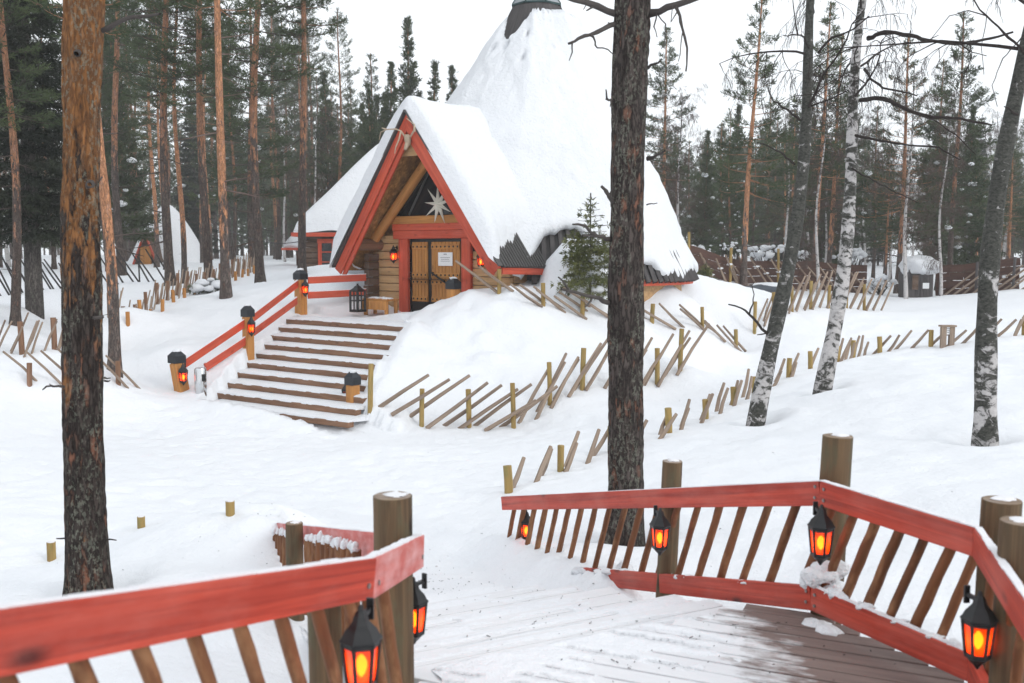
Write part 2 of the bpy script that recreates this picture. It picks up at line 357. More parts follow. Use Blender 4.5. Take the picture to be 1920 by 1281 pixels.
    def build(s, name, mat, parent=None, world=True, smooth=None, bevel=0.0, bseg=2):
        me = bpy.data.meshes.new(name); v = s.v
        if parent is not None and world:
            L = parent.location
            v = [(p[0] - L.x, p[1] - L.y, p[2] - L.z) for p in v]
        me.from_pydata(v, [], s.f)
        at_ = me.attributes.new('grain', 'FLOAT_VECTOR', 'POINT'); at_.data.foreach_set('vector', np.array(s.g, dtype=np.float32).ravel())
        me.materials.append(mat); me.update()
        if smooth is not None:
            me.shade_smooth()
            if smooth < 179: me.set_sharp_from_angle(angle=R_(smooth))
        o = bpy.data.objects.new(name, me); col.objects.link(o)
        if parent is not None: o.parent = parent
        if bevel:
            b = o.modifiers.new("bevel", 'BEVEL'); b.width = bevel; b.segments = bseg; b.limit_method = 'ANGLE'; b.angle_limit = R_(40)
        return o
def npmesh(name, V, Fs, mat, parent=None, grain=None, smooth=False):
    """mesh from numpy arrays; Fs (n,3) or (n,4)"""
    me = bpy.data.meshes.new(name); k = Fs.shape[1]
    me.vertices.add(len(V)); me.vertices.foreach_set('co', np.asarray(V, np.float32).ravel())
    me.loops.add(Fs.size); me.loops.foreach_set('vertex_index', Fs.astype(np.int32).ravel())
    me.polygons.add(len(Fs)); me.polygons.foreach_set('loop_start', np.arange(0, Fs.size, k, dtype=np.int32))
    me.update(calc_edges=True)
    if grain is not None:
        a = me.attributes.new('grain', 'FLOAT_VECTOR', 'POINT'); a.data.foreach_set('vector', np.asarray(grain, np.float32).ravel())
    if smooth: me.polygons.foreach_set('use_smooth', np.ones(len(Fs), bool))
    if mat: me.materials.append(mat)
    o = bpy.data.objects.new(name, me); col.objects.link(o)
    if parent is not None: o.parent = parent
    return o
def tag(o, label, cat, group=None, kind=None):
    if label: o['label'] = label
    if cat: o['category'] = cat
    if group: o['group'] = group
    if kind: o['kind'] = kind
    return o
def thing(name, label, cat, loc, group=None, rotz=0.0):
    o = bpy.data.objects.new(name, None); col.objects.link(o); o.location = loc; o.rotation_euler = (0, 0, rotz)
    o.empty_display_size = 0.2
    return tag(o, label, cat, group)
def copy_tree(o, parent=None):
    c = o.copy(); col.objects.link(c)
    if parent is not None: c.parent = parent
    for ch in o.children: copy_tree(ch, c)
    return c
def vnoise(x, y, seed=0):
    xi = np.floor(x).astype(np.int64); yi = np.floor(y).astype(np.int64); fx = x - xi; fy = y - yi
    fx = fx * fx * (3 - 2 * fx); fy = fy * fy * (3 - 2 * fy)
    def h(a, b):
        n = (a * 374761393 + b * 668265263 + seed * 1442695041) & 0x7fffffff
        n = ((n ^ (n >> 13)) * 1274126177) & 0x7fffffff
        return ((n ^ (n >> 16)) & 0xffff) / 32767.5 - 1
    return (h(xi, yi) * (1 - fx) + h(xi + 1, yi) * fx) * (1 - fy) + (h(xi, yi + 1) * (1 - fx) + h(xi + 1, yi + 1) * fx) * fy

# ------------------------------------------------------------------ the terrain: a height field through known places
K = []                                   # x, y, z
def kz(*a):
    for px, py, z in a: K.append(tuple(atz(px, py, z)))
def kd(*a):
    for px, py, d in a: K.append(tuple(at(px, py, d)))
kz((600, 850, 0), (430, 800, 0), (300, 850, 0), (250, 790, .05), (800, 900, 0), (900, 860, 0), (600, 950, 0), (420, 930, .03), (60, 820, .12), (60, 900, .12),
   (850, 1060, .0), (850, 960, 0), (700, 840, .03), (1000, 840, .06), (1120, 790, .12), (1250, 740, .2), (1330, 705, .3), (1385, 672, .45), (1350, 650, .62),
   (1440, 655, .62), (1500, 640, .8), (1650, 625, 1.0), (1800, 600, 1.25), (1900, 585, 1.45), (200, 900, .1))
kz((955, 925, .1), (1105, 862, .15), (1235, 822, .3), (1340, 778, .4), (1490, 705, .65), (1600, 675, .82), (1770, 652, 1.02), (1915, 627, 1.27))
kd((1430, 790, 15.5), (1545, 728, 17), (1835, 828, 12), (1165, 1028, 9.3), (1030, 1060, 8.6), (960, 1000, 10.2))
kz((1700, 900, .8), (1300, 870, .45), (1700, 1000, .85), (1650, 1180, .72), (1450, 1000, .6), (1300, 960, .5), (1900, 950, 1.0), (1900, 700, 1.15), (1700, 720, 1.02), (1100, 930, .3))
kd((165, 1110, 7.5), (350, 980, 10.3), (450, 1000, 9.5), (510, 1005, 9.0), (97, 1050, 9.6), (265, 990, 10.5), (432, 967, 11.0), (300, 1250, 5.8), (100, 1200, 6.3), (500, 1100, 7.3), (0, 1000, 10.4))
kz((332, 730, .35), (467, 665, .95), (300, 660, 1.0), (250, 700, .6), (400, 622, 1.25), (230, 640, 1.1), (197, 640, 1.0), (290, 705, .55))
kd((567, 585, 25), (490, 580, 25), (57, 690, 18.6), (60, 735, 18.1), (0, 705, 18.2), (150, 670, 19.3), (22, 606, 22), (70, 592, 24), (215, 600, 24), (300, 572, 27),
   (425, 551, 27), (322, 531, 34), (490, 531, 32), (568, 506, 33), (480, 506, 42), (232, 516, 38), (297, 500, 45), (100, 532, 36), (30, 545, 33), (300, 487, 60), (520, 490, 60), (100, 500, 60))
kd((880, 548, 22.5), (1000, 565, 22), (765, 614, 21.6), (800, 640, 20.8), (700, 690, 19.5), (668, 725, 18.9), (800, 720, 19.5), (680, 788, 18.2), (820, 803, 18), (970, 803, 18),
   (1000, 700, 20), (900, 640, 20.9), (1130, 640, 22), (1130, 742, 19.3), (1280, 697, 21.3), (1100, 562, 25), (1300, 522, 36), (1400, 546, 38), (1550, 546, 40),
   (1700, 556, 40), (1850, 552, 40), (1650, 582, 34), (1900, 542, 38), (1050, 462, 25.0), (1040, 512, 24.2), (1090, 540, 25), (1140, 500, 25.8), (1140, 548, 23.8))
kd((1240, 528, 25.7), (1215, 600, 24.2), (1300, 530, 28.5), (1350, 566, 28), (1340, 606, 26.2), (1345, 650, 24.6))
kd((650, 590, 24.5), (700, 597, 23.3), (760, 587, 23.9), (640, 497, 36), (600, 502, 36), (640, 545, 26.3), (620, 522, 28.2), (800, 490, 55), (1500, 520, 60), (1800, 525, 60))
K += [(-2, 25.6, 1.6), (-1.2, 24.6, 1.65), (0, 3.6, .45), (1, 3.8, .5), (1.6, 5.0, .62), (.55, 5.4, .45), (.2, 6.6, .25), (-.2, 8.2, .0), (2.6, 3.6, .75), (4, 3, .85), (-1.2, 3.5, .65), (-2.4, 3, .72),
      (-3, 5, .68), (0, 0, .5), (5, 0, 1.0), (-5, 0, .7), (0, -10, .8), (-20, 5, .4), (20, 5, 1.3), (60, 20, 1.6), (-60, 20, 1.4), (-60, 60, 2.7), (60, 60, 2.0), (0, 120, 2.9), (-160, 300, 3.2), (160, 300, 3.0), (0, 235, 3.2),
      (-160, 0, 1.5), (160, 0, 1.8), (100, 120, 2.6), (-100, 120, 2.9), (0, 80, 2.6)]
KP = np.array(K)
_d = KP[:, None, :2] - KP[None, :, :2]
_phi = -np.sqrt((_d ** 2).sum(-1) + 0.25)
_n = len(KP); _A = np.zeros((_n + 3, _n + 3)); _A[:_n, :_n] = _phi - np.eye(_n) * 0.02
_A[:_n, _n] = 1; _A[:_n, _n + 1] = KP[:, 0] / 50; _A[:_n, _n + 2] = KP[:, 1] / 50; _A[_n:, :_n] = _A[:_n, _n:].T
_w = np.linalg.solve(_A, np.concatenate([KP[:, 2], np.zeros(3)]))
# the hut's flight of steps and the near flight keep their own slots in the snow
SBL, SBR = Vector((-6.15, 19.97, .12)), Vector((-3.01, 17.83, .12))
STL, STR = Vector((-5.40, 24.0, 1.58)), Vector((-2.33, 21.42, 1.58))
def stair_frame(x, y):
    """u along the step (0 left, 1 right), f up the flight (0..1) for the hut's steps"""
    f = np.full_like(x, 0.5)
    for _ in range(4):
        lx = SBL.x + (STL.x - SBL.x) * f; ly = SBL.y + (STL.y - SBL.y) * f; rx = SBR.x + (STR.x - SBR.x) * f; ry = SBR.y + (STR.y - SBR.y) * f
        ex, ey = rx - lx, ry - ly; L2 = ex * ex + ey * ey; u = ((x - lx) * ex + (y - ly) * ey) / L2
        nx, ny = -ey / np.sqrt(L2), ex / np.sqrt(L2); off = (x - lx) * nx + (y - ly) * ny; f = f + off / 4.1
    return u, f
NB = Vector((0.55, 5.08, 0)); ND = Vector((-0.45, 0.893, 0)).normalized(); NR = Vector((ND.y, -ND.x, 0))   # near steps: start, downhill, right
DECKZ = 1.13
def Harr(x, y, detail=True):
    x = np.asarray(x, float); y = np.asarray(y, float); sh = x.shape; x = x.ravel(); y = y.ravel(); z = np.zeros_like(x)
    for a in range(0, len(x), 20000):
        b = slice(a, a + 20000); d = np.sqrt((x[b, None] - KP[None, :, 0]) ** 2 + (y[b, None] - KP[None, :, 1]) ** 2 + 0.25)
        z[b] = -d @ _w[:_n] + _w[_n] + _w[_n + 1] * x[b] / 50 + _w[_n + 2] * y[b] / 50
    if detail:
        rough = np.clip(z / 0.5, 0.15, 1.0) * np.where(y < 60, 1, 0.5)
        z = z + 0.05 * rough * vnoise(x * .9, y * .9, 1) + 0.032 * rough * vnoise(x * 2.3, y * 2.3, 2) + 0.014 * vnoise(x * 6.1, y * 6.1, 3) + 0.005 * vnoise(x * 15, y * 15, 4)
        w = np.exp(-(((x + .6) / 2.6) ** 2 + ((y - 21.0) / 2.0) ** 2)); z = z + w * (0.10 * vnoise(x * 3.1, y * 3.1, 5) + 0.05 * np.abs(vnoise(x * 5.3, y * 5.3, 17)) + 0.06 * vnoise(x * 1.5 + 9, y * 1.5, 6))
    # snow pushed up against the cone between porch and sapling, and the bank at the far end of the red railing
    ax, ay = x - .68, y - 27.94; rho = np.hypot(ax, ay); az = np.degrees(np.arctan2(ax, -ay))
    zt = np.interp(az, [-30, -4, 1, 8, 15, 22, 29, 38, 50, 90], [-2, 1.6, 2.9, 3.45, 3.42, 2.95, 2.3, .6, -1, -3])
    bk = zt - np.where(rho > 4.3, .95 * (rho - 4.3) + .35 * np.clip(rho - 4.3, 0, 3) ** 2, .25 * (4.3 - rho)) + .05 * vnoise(x * 2.1, y * 2.1, 11); z = np.where((rho < 7.5), np.maximum(z, bk), z)
    tx, ty = (x - 1.60) / 4.77, (y - 5.2) / 4.77; sR = (tx * -1.70 + ty * 4.46) / 4.77; qR = (tx * 4.46 + ty * 1.70) / 4.77 * 4.77
    zt = np.interp(sR, [-.2, .3, .5, .65, .75, .9, 1.0, 1.1, 1.3], [.3, .52, .68, .60, .52, .40, .33, .22, -.6])
    bk = zt - np.where(qR < .05, .85 * (.05 - qR), .30 * (qR - .05)) + .045 * vnoise(x * 3.3, y * 3.3, 12) + .02 * vnoise(x * 8, y * 8, 13); z = np.where((qR > -1.2) & (qR < 2.5) & (sR > .2), np.maximum(z, bk), z)
    z = z + .24 * np.exp(-((x + 2.6) / 1.15) ** 2 - ((y - 9.3) / .75) ** 2) * (1 + .35 * vnoise(x * 2.2, y * 2.2, 18) + .15 * vnoise(x * 6, y * 6, 19))
    for px_, py_, d_ in ((165, 1112, 7.5), (1166, 1026, 9.3), (1430, 790, 15.5), (1545, 728, 17), (1835, 828, 12)):
        p_ = at(px_, py_, d_); z = z - .13 * np.exp(-(((x - p_.x) ** 2 + (y - p_.y) ** 2) / .30 ** 2)) + .04 * np.exp(-((np.hypot(x - p_.x, y - p_.y) - .55) / .18) ** 2)
    # trodden prints on the paths
    pw = np.clip((.30 - z) / .2, 0, 1) * (y < 30) * (y > 6); c1 = vnoise(x * 4.3, y * 4.3, 14); z = z - pw * .035 * np.clip((c1 - .35) / .25, 0, 1) - pw * .018 * np.clip((vnoise(x * 7.5, y * 7.5, 15) - .3) / .2, 0, 1)
    u, f = stair_frame(x, y)
    sb_ = .12 + 1.46 * np.clip(f, 0, 1) + .10 * np.clip((f - .25) / .3, -1.5, 1) - 1.3 * np.abs(u - 1.08) * 3.8 * np.where(u < 1.08, .25, .4) + .05 * vnoise(x * 2.7, y * 2.7, 16); z = np.where((u > .985) & (u < 1.3) & (f > .16) & (f < 1.1), np.maximum(z, sb_), z)
    m = (u > 0.005) & (u < 0.985) & (f > -0.09) & (f < 1.02); z = np.where(m, np.minimum(z, .12 + 1.46 * np.clip(f, -.09, 1) - 0.20), z)
    m2 = (u > 0.0) & (u < 0.97) & (f >= 1.02) & (f < 1.35); z = np.where(m2, np.minimum(z, 1.60 + 0.02 * vnoise(x * 4, y * 4, 8)), z)
    a = (x - NB.x) * ND.x + (y - NB.y) * ND.y; r = (x - NB.x) * NR.x + (y - NB.y) * NR.y
    pl = DECKZ - 0.25 * np.clip(a, 0, 4.4); w3 = np.clip((a - 1.7) / 0.9, 0, 1)
    lo_ = -1.15 + 0.12 * np.clip(a, 0, 9); m3 = (a > -3.5) & (a <= 5.2) & (r > lo_) & (r < 1.1 + .1 * np.clip(a - 1.7, 0, 3))
    tgt = np.where(a < 1.7, np.minimum(z, pl - 0.25), (pl - 0.25) * (1 - w3) + w3 * (pl + 0.02 + 0.03 * vnoise(x * 3, y * 3, 9)))
    wr = np.where(a < 1.7, 1.0, np.clip((1.15 - r) / 0.55, 0, 1) * np.clip((5.2 - a) / 0.8, 0, 1)); wr = wr * wr * (3 - 2 * wr)
    z = np.where(m3, z * (1 - wr) + tgt * wr, z)
    return z.reshape(sh)
def H(x, y): return float(Harr(np.array([x]), np.array([y]))[0])
def on(px, py, dmin=4.0, dmax=90.0):
    """the first place where the line of sight through a pixel meets the snow"""
    ds = np.geomspace(dmin, dmax, 500); u = (px - CX) / F; v = (CY - py) / F; k = ds / (cT + v * sT)
    xs = u * k; zs = CZ + (-sT + v * cT) * k; g = Harr(xs, ds); i = np.argmax(zs < g)
    if i == 0: i = len(ds) - 1
    return Vector((xs[i], ds[i], g[i]))
def ground(px, d):
    p = at(px, 600, d); return Vector((p.x, p.y, H(p.x, p.y)))
def axis(lo, hi, step, far, grow):
    a = list(np.arange(lo, hi + 1e-6, step)); s = step
    while a[-1] < far: s *= grow; a.append(a[-1] + s)
    return a
xr = axis(0, 11, .09, 165, 1.09); XS = np.array([-v for v in xr[:0:-1]] + xr)
YS = axis(3, 27, .09, 235, 1.05); yl = []; s_ = .11; q = 3.0
while q > -30: s_ *= 1.3; q -= s_; yl.append(q)
YS = np.array(yl[::-1] + YS)
GX, GY = np.meshgrid(XS, YS); GZ = Harr(GX, GY)
nx, ny = len(XS), len(YS); idx = np.arange(nx * ny).reshape(ny, nx)
Q = np.stack([idx[:-1, :-1], idx[:-1, 1:], idx[1:, 1:], idx[1:, :-1]], -1).reshape(-1, 4)
gobj = npmesh("snow_ground", np.stack([GX, GY, GZ], -1).reshape(-1, 3), Q, M['snow'], smooth=True)
gobj['kind'] = 'structure'; gobj['label'] = "deep white snow over the sloping village ground and paths"

# ------------------------------------------------------------------ lanterns
def lantern_proto():
    root = thing("hanging_lantern", "x", "lantern", (0, 0, 0))
    b = MB(); n = 6; ro = math.pi / 6
    b.lathe([(.006, .345), (.012, .335), (.012, .325), (.022, .318), (.03, .30), (.034, .285), (.05, .268), (.064, .255), (.080, .228), (.088, .222), (.088, .214), (.078, .208)], n, rot=ro)
    b.lathe([(.004, -.012), (.012, -.004), (.016, .004), (.034, .02), (.05, .036), (.062, .042), (.062, .05), (.055, .052)], n, rot=ro)
    for j in range(n):
        a = ro + 2 * math.pi * j / n; b.tube([(.056 * math.cos(a), .056 * math.sin(a), .05), (.076 * math.cos(a), .076 * math.sin(a), .21)], .0085, 5)
    for z, r in ((.056, .058), (.203, .0755)):
        for j in range(n):
            a = ro + 2 * math.pi * j / n; c_ = ro + 2 * math.pi * (j + 1) / n
            b.beam((r * math.cos(a), r * math.sin(a), z), (r * math.cos(c_), r * math.sin(c_), z), .007, .014)
    b.beam((0, 0, .30), (0, .10, .30), .018, .018); b.beam((0, .10, .26), (0, .10, .34), .03, .012, (0, 1, 0))
    b.build("frame", M['black'], root, False, 35)
    g = MB()
    for j in range(n):
        a = ro + 2 * math.pi * j / n; c_ = ro + 2 * math.pi * (j + 1) / n
        g.add([(.054 * math.cos(a), .054 * math.sin(a), .05), (.054 * math.cos(c_), .054 * math.sin(c_), .05), (.073 * math.cos(c_), .073 * math.sin(c_), .208), (.073 * math.cos(a), .073 * math.sin(a), .208)], [(0, 1, 2, 3)])
    g.build("glass", M['pane'], root, False)
    l = MB(); l.lathe([(.004, .08), (.016, .095), (.024, .115), (.023, .135), (.014, .152), (.004, .162)], 12); l.build("bulb", M['bulb'], root, False, 180)
    return root
LANT = lantern_proto(); lant_used = [False]
def lantern(p, scale, rotz, label, group):
    o = LANT if not lant_used[0] else copy_tree(LANT); lant_used[0] = True
    o.location = p; o.scale = (scale,) * 3; o.rotation_euler = (0, 0, rotz); o['label'] = label; o['group'] = group
    return o

# ------------------------------------------------------------------ the near landing, its steps and its railings
R1 = at(1537, 903, 5.2); RF = at(940, 932, 9.66); R2 = atz(1825, 990, R1.z); R3 = atz(1920, 1131, R1.z); R3 = R2 + (R3 - R2) * 2.3
BB1 = at(1520, 1100, 5.2); BBF = at(1075, 1064, 8.1); BB2 = Vector((R2.x, R2.y, BB1.z)); BB3 = Vector((R3.x, R3.y, BB1.z))
BH, BT = .13, .042
def flat(v): return Vector((v.x, v.y, 0))
def outward(p, q, sgn):
    d = flat(q - p).normalized(); return Vector((d.y, -d.x, 0)) * sgn
def board(root, name, p, q, mat, off, h=BH, t=BT, frost=True, bev=.004, frac=1.0):
    """a plank on edge whose top inner edge runs p -> q; `off` points away from the walkway"""
    dn = Vector((0, 0, -h / 2)); b = MB(); b.beam(p + dn + off * (t / 2), q + dn + off * (t / 2), t, h); o = b.build(name, mat, root, True, None, bev)
    if frost:
        n = 26; f = MB(); L = (q - p)
        for s in range(n):
            a, c = s / n, (s + 1) / n
            z = .004 + .010 * abs(mnoise.noise(Vector((p.x + a * 9, p.y, 3)))); w = t * (.72 + .25 * mnoise.noise(Vector((a * 14, p.y, 1))))
            f.beam(p + L * a + off * (t / 2) + Vector((0, 0, z / 2 + .001)), p + L * c + off * (t / 2) + Vector((0, 0, z / 2 + .001)), w, z)
        f.build("frost", M['frost'], o, False); o.children[0].location = (0, 0, 0)
        me = o.children[0].data; lc = root.location
        for v in me.vertices: v.co = v.co - lc
    return o
def logpost(root, top, r, zb, name="post", mat=None, tilt=(0, 0)):
    b = MB(); base = Vector((top.x + tilt[0], top.y + tilt[1], zb)); n = 9
    b.tube([base.lerp(top, i / n) for i in range(n + 1)], [r * (1.04 - .05 * i / n) for i in range(n + 1)], 26, True, .035, 2.2)
    o = b.build(name, mat or M['post'], root, True, 50)
    c = MB(); c.lathe([(r * .97, -.004), (r * .93, .003), (r * .01, .004)], 26, (top.x, top.y, top.z)); c.build("log_end", M['postend'], root, True, 60)
    c = MB(); c.blob((top.x + r * .15, top.y + r * .1, top.z + .002), r * .62, r * .55, .010, .5, 2, 16, 8); c.build("snow_cap", M['frost'], root, True, 60)
    return o
def pole(root, p, q, r, name="baluster", mat=None, n=9):
    b = MB(); k = 7
    pts = [p.lerp(q, i / k) + Vector((rng.uniform(-1, 1), rng.uniform(-1, 1), 0)) * r * .07 for i in range(k + 1)]
    b.tube(pts, [r * rng.uniform(.95, 1.05) for _ in pts], n, True, .08, 6); return b.build(name, mat or M['baluster'], root, True, 50)
def clump(root, pts, name="snow_clump"):
    for c, rx, ry, rz in pts:
        b = MB(); b.blob(c, rx, ry, rz, .45, 1.6); b.build(name, M['snow2'], root, True, 180)

rr = thing("red_railing", "long red plank railing with slanted brown poles, bending round the right side of the landing", "railing", (1.6, 5.3, .9), "red railings of the near landing")
oA = outward(RF, R1, -1); oA = oA if oA.x > 0 else -oA
oB = outward(R1, R2, 1); oB = oB if oB.y > 0 else -oB
oC = outward(R2, R3, 1); oC = oC if oC.x > 0 else -oC
board(rr, "top_rail", RF, R1, M['red'], oA); board(rr, "top_rail", R1, R2, M['red'], oB); board(rr, "top_rail", R2, R3, M['red'], oC)
board(rr, "bottom_rail", BBF, BB1, M['red'], oA, frost=False); board(rr, "bottom_rail", BB1, BB2, M['red'], oB); board(rr, "bottom_rail", BB2, BB3, M['red'], oC, frost=False)
for top, rad, zb, tl in ((at(1571, 818, 5.36), .082, .55, (-.06, 0)), (at(1261, 865, 6.78), .069, .25, (-.05, 0)), (at(1879, 938, 4.5), .088, .5, (-.03, 0)), (at(1915, 978, 3.86), .080, .5, (-.03, 0))):
    logpost(rr, top, rad, zb, tilt=tl)
for i in range(18):                                   # the slanted poles of the stair side
    s_ = .955 - .905 * i / 17; p = R1.lerp(RF, s_) + oA * .066; p.z -= .06
    sb = (s_ + .30 / 4.8); q_ = R1.lerp(RF, min(sb, 1.05)) + oA * .066; q_.z -= .64; q_.z += rng.uniform(-.02, .02)
    pole(rr, p, q_, rng.uniform(.021, .026))
for i in range(7):
    L = (R2 - R1).length; a = -.02 + (i + .55) / 6.3 * L; p = R1 + (R2 - R1).normalized() * min(a, L - .01) + oB * .066; p.z -= .06
    q_ = R1 + (R2 - R1).normalized() * (a - .24) + oB * .066; q_.z -= .60; pole(rr, p, q_, rng.uniform(.022, .027))
for i in range(4):
    d_ = (R3 - R2).normalized(); p = R2 + d_ * (.16 + i * .2) + oC * .066; p.z -= .06; q_ = p - d_ * .22; q_.z -= .55; pole(rr, p, q_, .024)
sb = MB()
for p, o in ((R1, oA), (R1, oB), (BB1, oA), (BB1, oB)):
    dirn = (RF - R1).normalized() if o is oA else (R2 - R1).normalized()
    for zz in (.035, .095):
        c = p + dirn * .035 - o * .002; c.z = p.z - zz; sb = MB(); sb.tube([c + o * .004, c - o * .004], .009, 10); sb.build("screw", M['screw'], rr, True, 40)
cl = []
for i in range(15):                                   # snow lying along the lower planks
    s_ = rng.uniform(0.0, 1.0); p = BB1.lerp(BBF, s_) + oA * rng.uniform(.0, .06); k_ = .25 + .55 * s_ ** 1.5
    cl.append((p + Vector((0, 0, -.005 - rng.uniform(0, .03) * s_)), rng.uniform(.05, .11) * k_, rng.uniform(.04, .07) * k_, rng.uniform(.025, .06) * k_))
for i in range(12):
    p = BB1.lerp(BB2, rng.uniform(0, 1)) + oB * .03; cl.append((p, rng.uniform(.02, .05), .02, rng.uniform(.010, .028)))
for i in range(9): cl.append((BB1 + oA * .07 + oB * .03 + Vector((rng.uniform(-.08, .1), rng.uniform(-.03, .05), rng.uniform(-.02, .09))), .06, .06, .05))
for px, py, rz in ((1120, 1078, .05), (1128, 1072, .045), (1160, 1075, .07), (1180, 1078, .08), (1172, 1068, .07), (1150, 1068, .06), (1225, 1092, .035), (1232, 1086, .03), (1372, 1106, .03)):
    f_ = (1520 - px) / 445.; p = BB1.lerp(BBF, min(1, f_ * 1.15)); p = at(px, py, p.y - .01); cl.append((p, rz * 1.1, .03, rz))
clump(rr, cl)

# left side: the sloping rail beside the camera and the stair rail running down from the post
L0, L1, L2 = at(0, 1145, 2.05), at(703, 1048, 3.5), at(795, 1004, 4.45); LE = L0 + (L0 - L1) * .6
lr = thing("red_railing", "broad red plank rail sloping down past two lanterns at the left of the landing", "railing", (-.5, 4.4, .9), "red railings of the near landing")
oL1 = outward(L0, L1, -1); oL1 = oL1 if oL1.x < 0 else -oL1; oL2 = outward(L1, L2, -1); oL2 = oL2 if oL2.x < 0 else -oL2
board(lr, "top_rail", LE, L1, M['red'], oL1, .145, .045); board(lr, "top_rail", L1, L2, M['redpale'], oL2, .145, .045)
PL = at(736, 930, 4.42) ; logpost(lr, PL, .089, .6, tilt=(.0, 0))
logpost(lr, at(607, 1118, 3.6), .062, .4, tilt=(0.02, 0))
dl = (L1 - LE).normalized(); LL = (L1 - L0).length
for i in range(8):
    p = L1 - dl * (.10 + i * .21) + oL1 * .07; p.z -= .09; q_ = p + flat(dl).normalized() * .24; q_.z -= .62; pole(lr, p, q_, rng.uniform(.022, .026))
d2 = (L2 - L1).normalized()
for i, a in enumerate((.10, .34)):
    p = L1 + d2 * a + oL2 * .062; p.z -= .09; q_ = p + flat(d2) * .20 + Vector((.03, 0, 0)); q_.z -= .62; pole(lr, p, q_, .026)
sb = MB()
for p, d_, o in ((L1, -dl, oL1), (L1, d2, oL2), (L2, -d2, oL2)):
    c = p + d_ * .05 - o * .002; c.z -= .095; sb = MB(); sb.tube([c + o * .004, c - o * .004], .010, 10); sb.build("screw", M['screw'], lr, True, 40)

sr = thing("red_railing", "half buried red plank railing with short upright pegs, running down behind the tall left post", "railing", (-1.3, 6.5, .4), "red railings of the near landing")
S0 = at(694, 999, 4.9); S1 = at(515, 981, 8.9); oS = outward(S0, S1, -1); oS = oS if oS.x < 0 else -oS
board(sr, "top_rail", S0 - (S1 - S0) * .12, S1 + (S1 - S0) * .1, M['redpale'], -oS, .14, .04)
pp = S0.lerp(S1, .50) + oS * .10; logpost(sr, Vector((pp.x, pp.y, at(583, 981, pp.y).z)), .060, .1)
pegs = []
for i in range(24):
    t = .03 + .94 * i / 23
    if abs(t - .5) < .035: continue
    p = S0.lerp(S1, t) + oS * .045; p.z -= .075 + rng.uniform(0, .02); q_ = p + flat(S1 - S0).normalized() * .10; q_.z -= .55
    pole(sr, p, q_, .026, "peg"); pegs.append((p + Vector((rng.uniform(-.01, .01), 0, .01)), .024, .024, .028 + rng.uniform(0, .02)))
clump(sr, pegs)

dk = thing("timber_landing", "weathered reddish board landing with wide steps leading down, half covered in trodden snow", "wooden deck", (NB.x, NB.y, DECKZ - .2))
dp = Vector((.911, -.412, 0)); dn_ = Vector((-dp.y, dp.x, 0))
poly = [NB + NR * -1.12, NB + NR * 1.02 - ND * .02, flat(R1) + oA * .12 + oB * .02, flat(R2) + oB * .10 + oC * .10, flat(R3) + oC * .10, Vector((-1.0, .6, 0)), flat(L0) + oL1 * .1, flat(L1) + oL1 * .1]
def clip(o, d):
    ts = []
    for i in range(len(poly)):
        a, c = poly[i], poly[(i + 1) % len(poly)]; e = c - a; den = d.x * e.y - d.y * e.x
        if abs(den) < 1e-9: continue
        w = a - o; t = (w.x * e.y - w.y * e.x) / den; u = (w.x * d.y - w.y * d.x) / den
        if 0 <= u <= 1: ts.append(t)
    return (min(ts), max(ts)) if len(ts) >= 2 else None
b = MB(); o0 = Vector((.5, .2, 0))
for i in range(60):
    o_ = o0 + dn_ * (i * .128); c = clip(o_, dp)
    if c and c[1] - c[0] > .15:
        jit = rng.uniform(-.03, .03); z = DECKZ - .017 + rng.uniform(-.002, .002)
        b.beam(o_ + dp * (c[0] + jit) + Vector((0, 0, z)), o_ + dp * (c[1] + jit) + Vector((0, 0, z)), .113, .034)
b.build("landing_floor", M['deck'], dk, True, None, .003)
b = MB(); b.beam(NB + NR * -1.1 + Vector((0, 0, DECKZ - .09)) - ND * .03, NB + NR * 1.0 + Vector((0, 0, DECKZ - .09)) - ND * .03, .04, .11)
q0 = flat(R1) + oB * .06; q1 = flat(R2) + oB * .06
b.beam(q0 + Vector((0, 0, DECKZ - .11)), q1 + Vector((0, 0, DECKZ - .11)), .04, .14); b.build("edge_board", M['logdark'], dk)
for i in range(6):
    b = MB(); z = DECKZ - .1 * (i + 1) - .017
    for j in range(3):
        a = i * .40 + .005 + j * .137 + .062
        e0 = rng.uniform(-.03, .03); b.beam(NB + ND * a + NR * (-1.06 + e0) + Vector((0, 0, z)), NB + ND * a + NR * (.90 + .10 * math.sin(i * 2.3) + e0) + Vector((0, 0, z)), .130, .034)
    b.beam(NB + ND * (i * .4 + .395) + NR * -1.04 + Vector((0, 0, z - .07)), NB + ND * (i * .4 + .395) + NR * .88 + Vector((0, 0, z - .07)), .03, .10)
    b.build("step", M['tread'], dk, True, None, .003)
cl = [(atz(px, py, DECKZ) + Vector((0, 0, -.004)), .07, .06, .03) for px, py in ((1530, 1170), (1552, 1184))]
clump(dk, cl, "snow_heap")

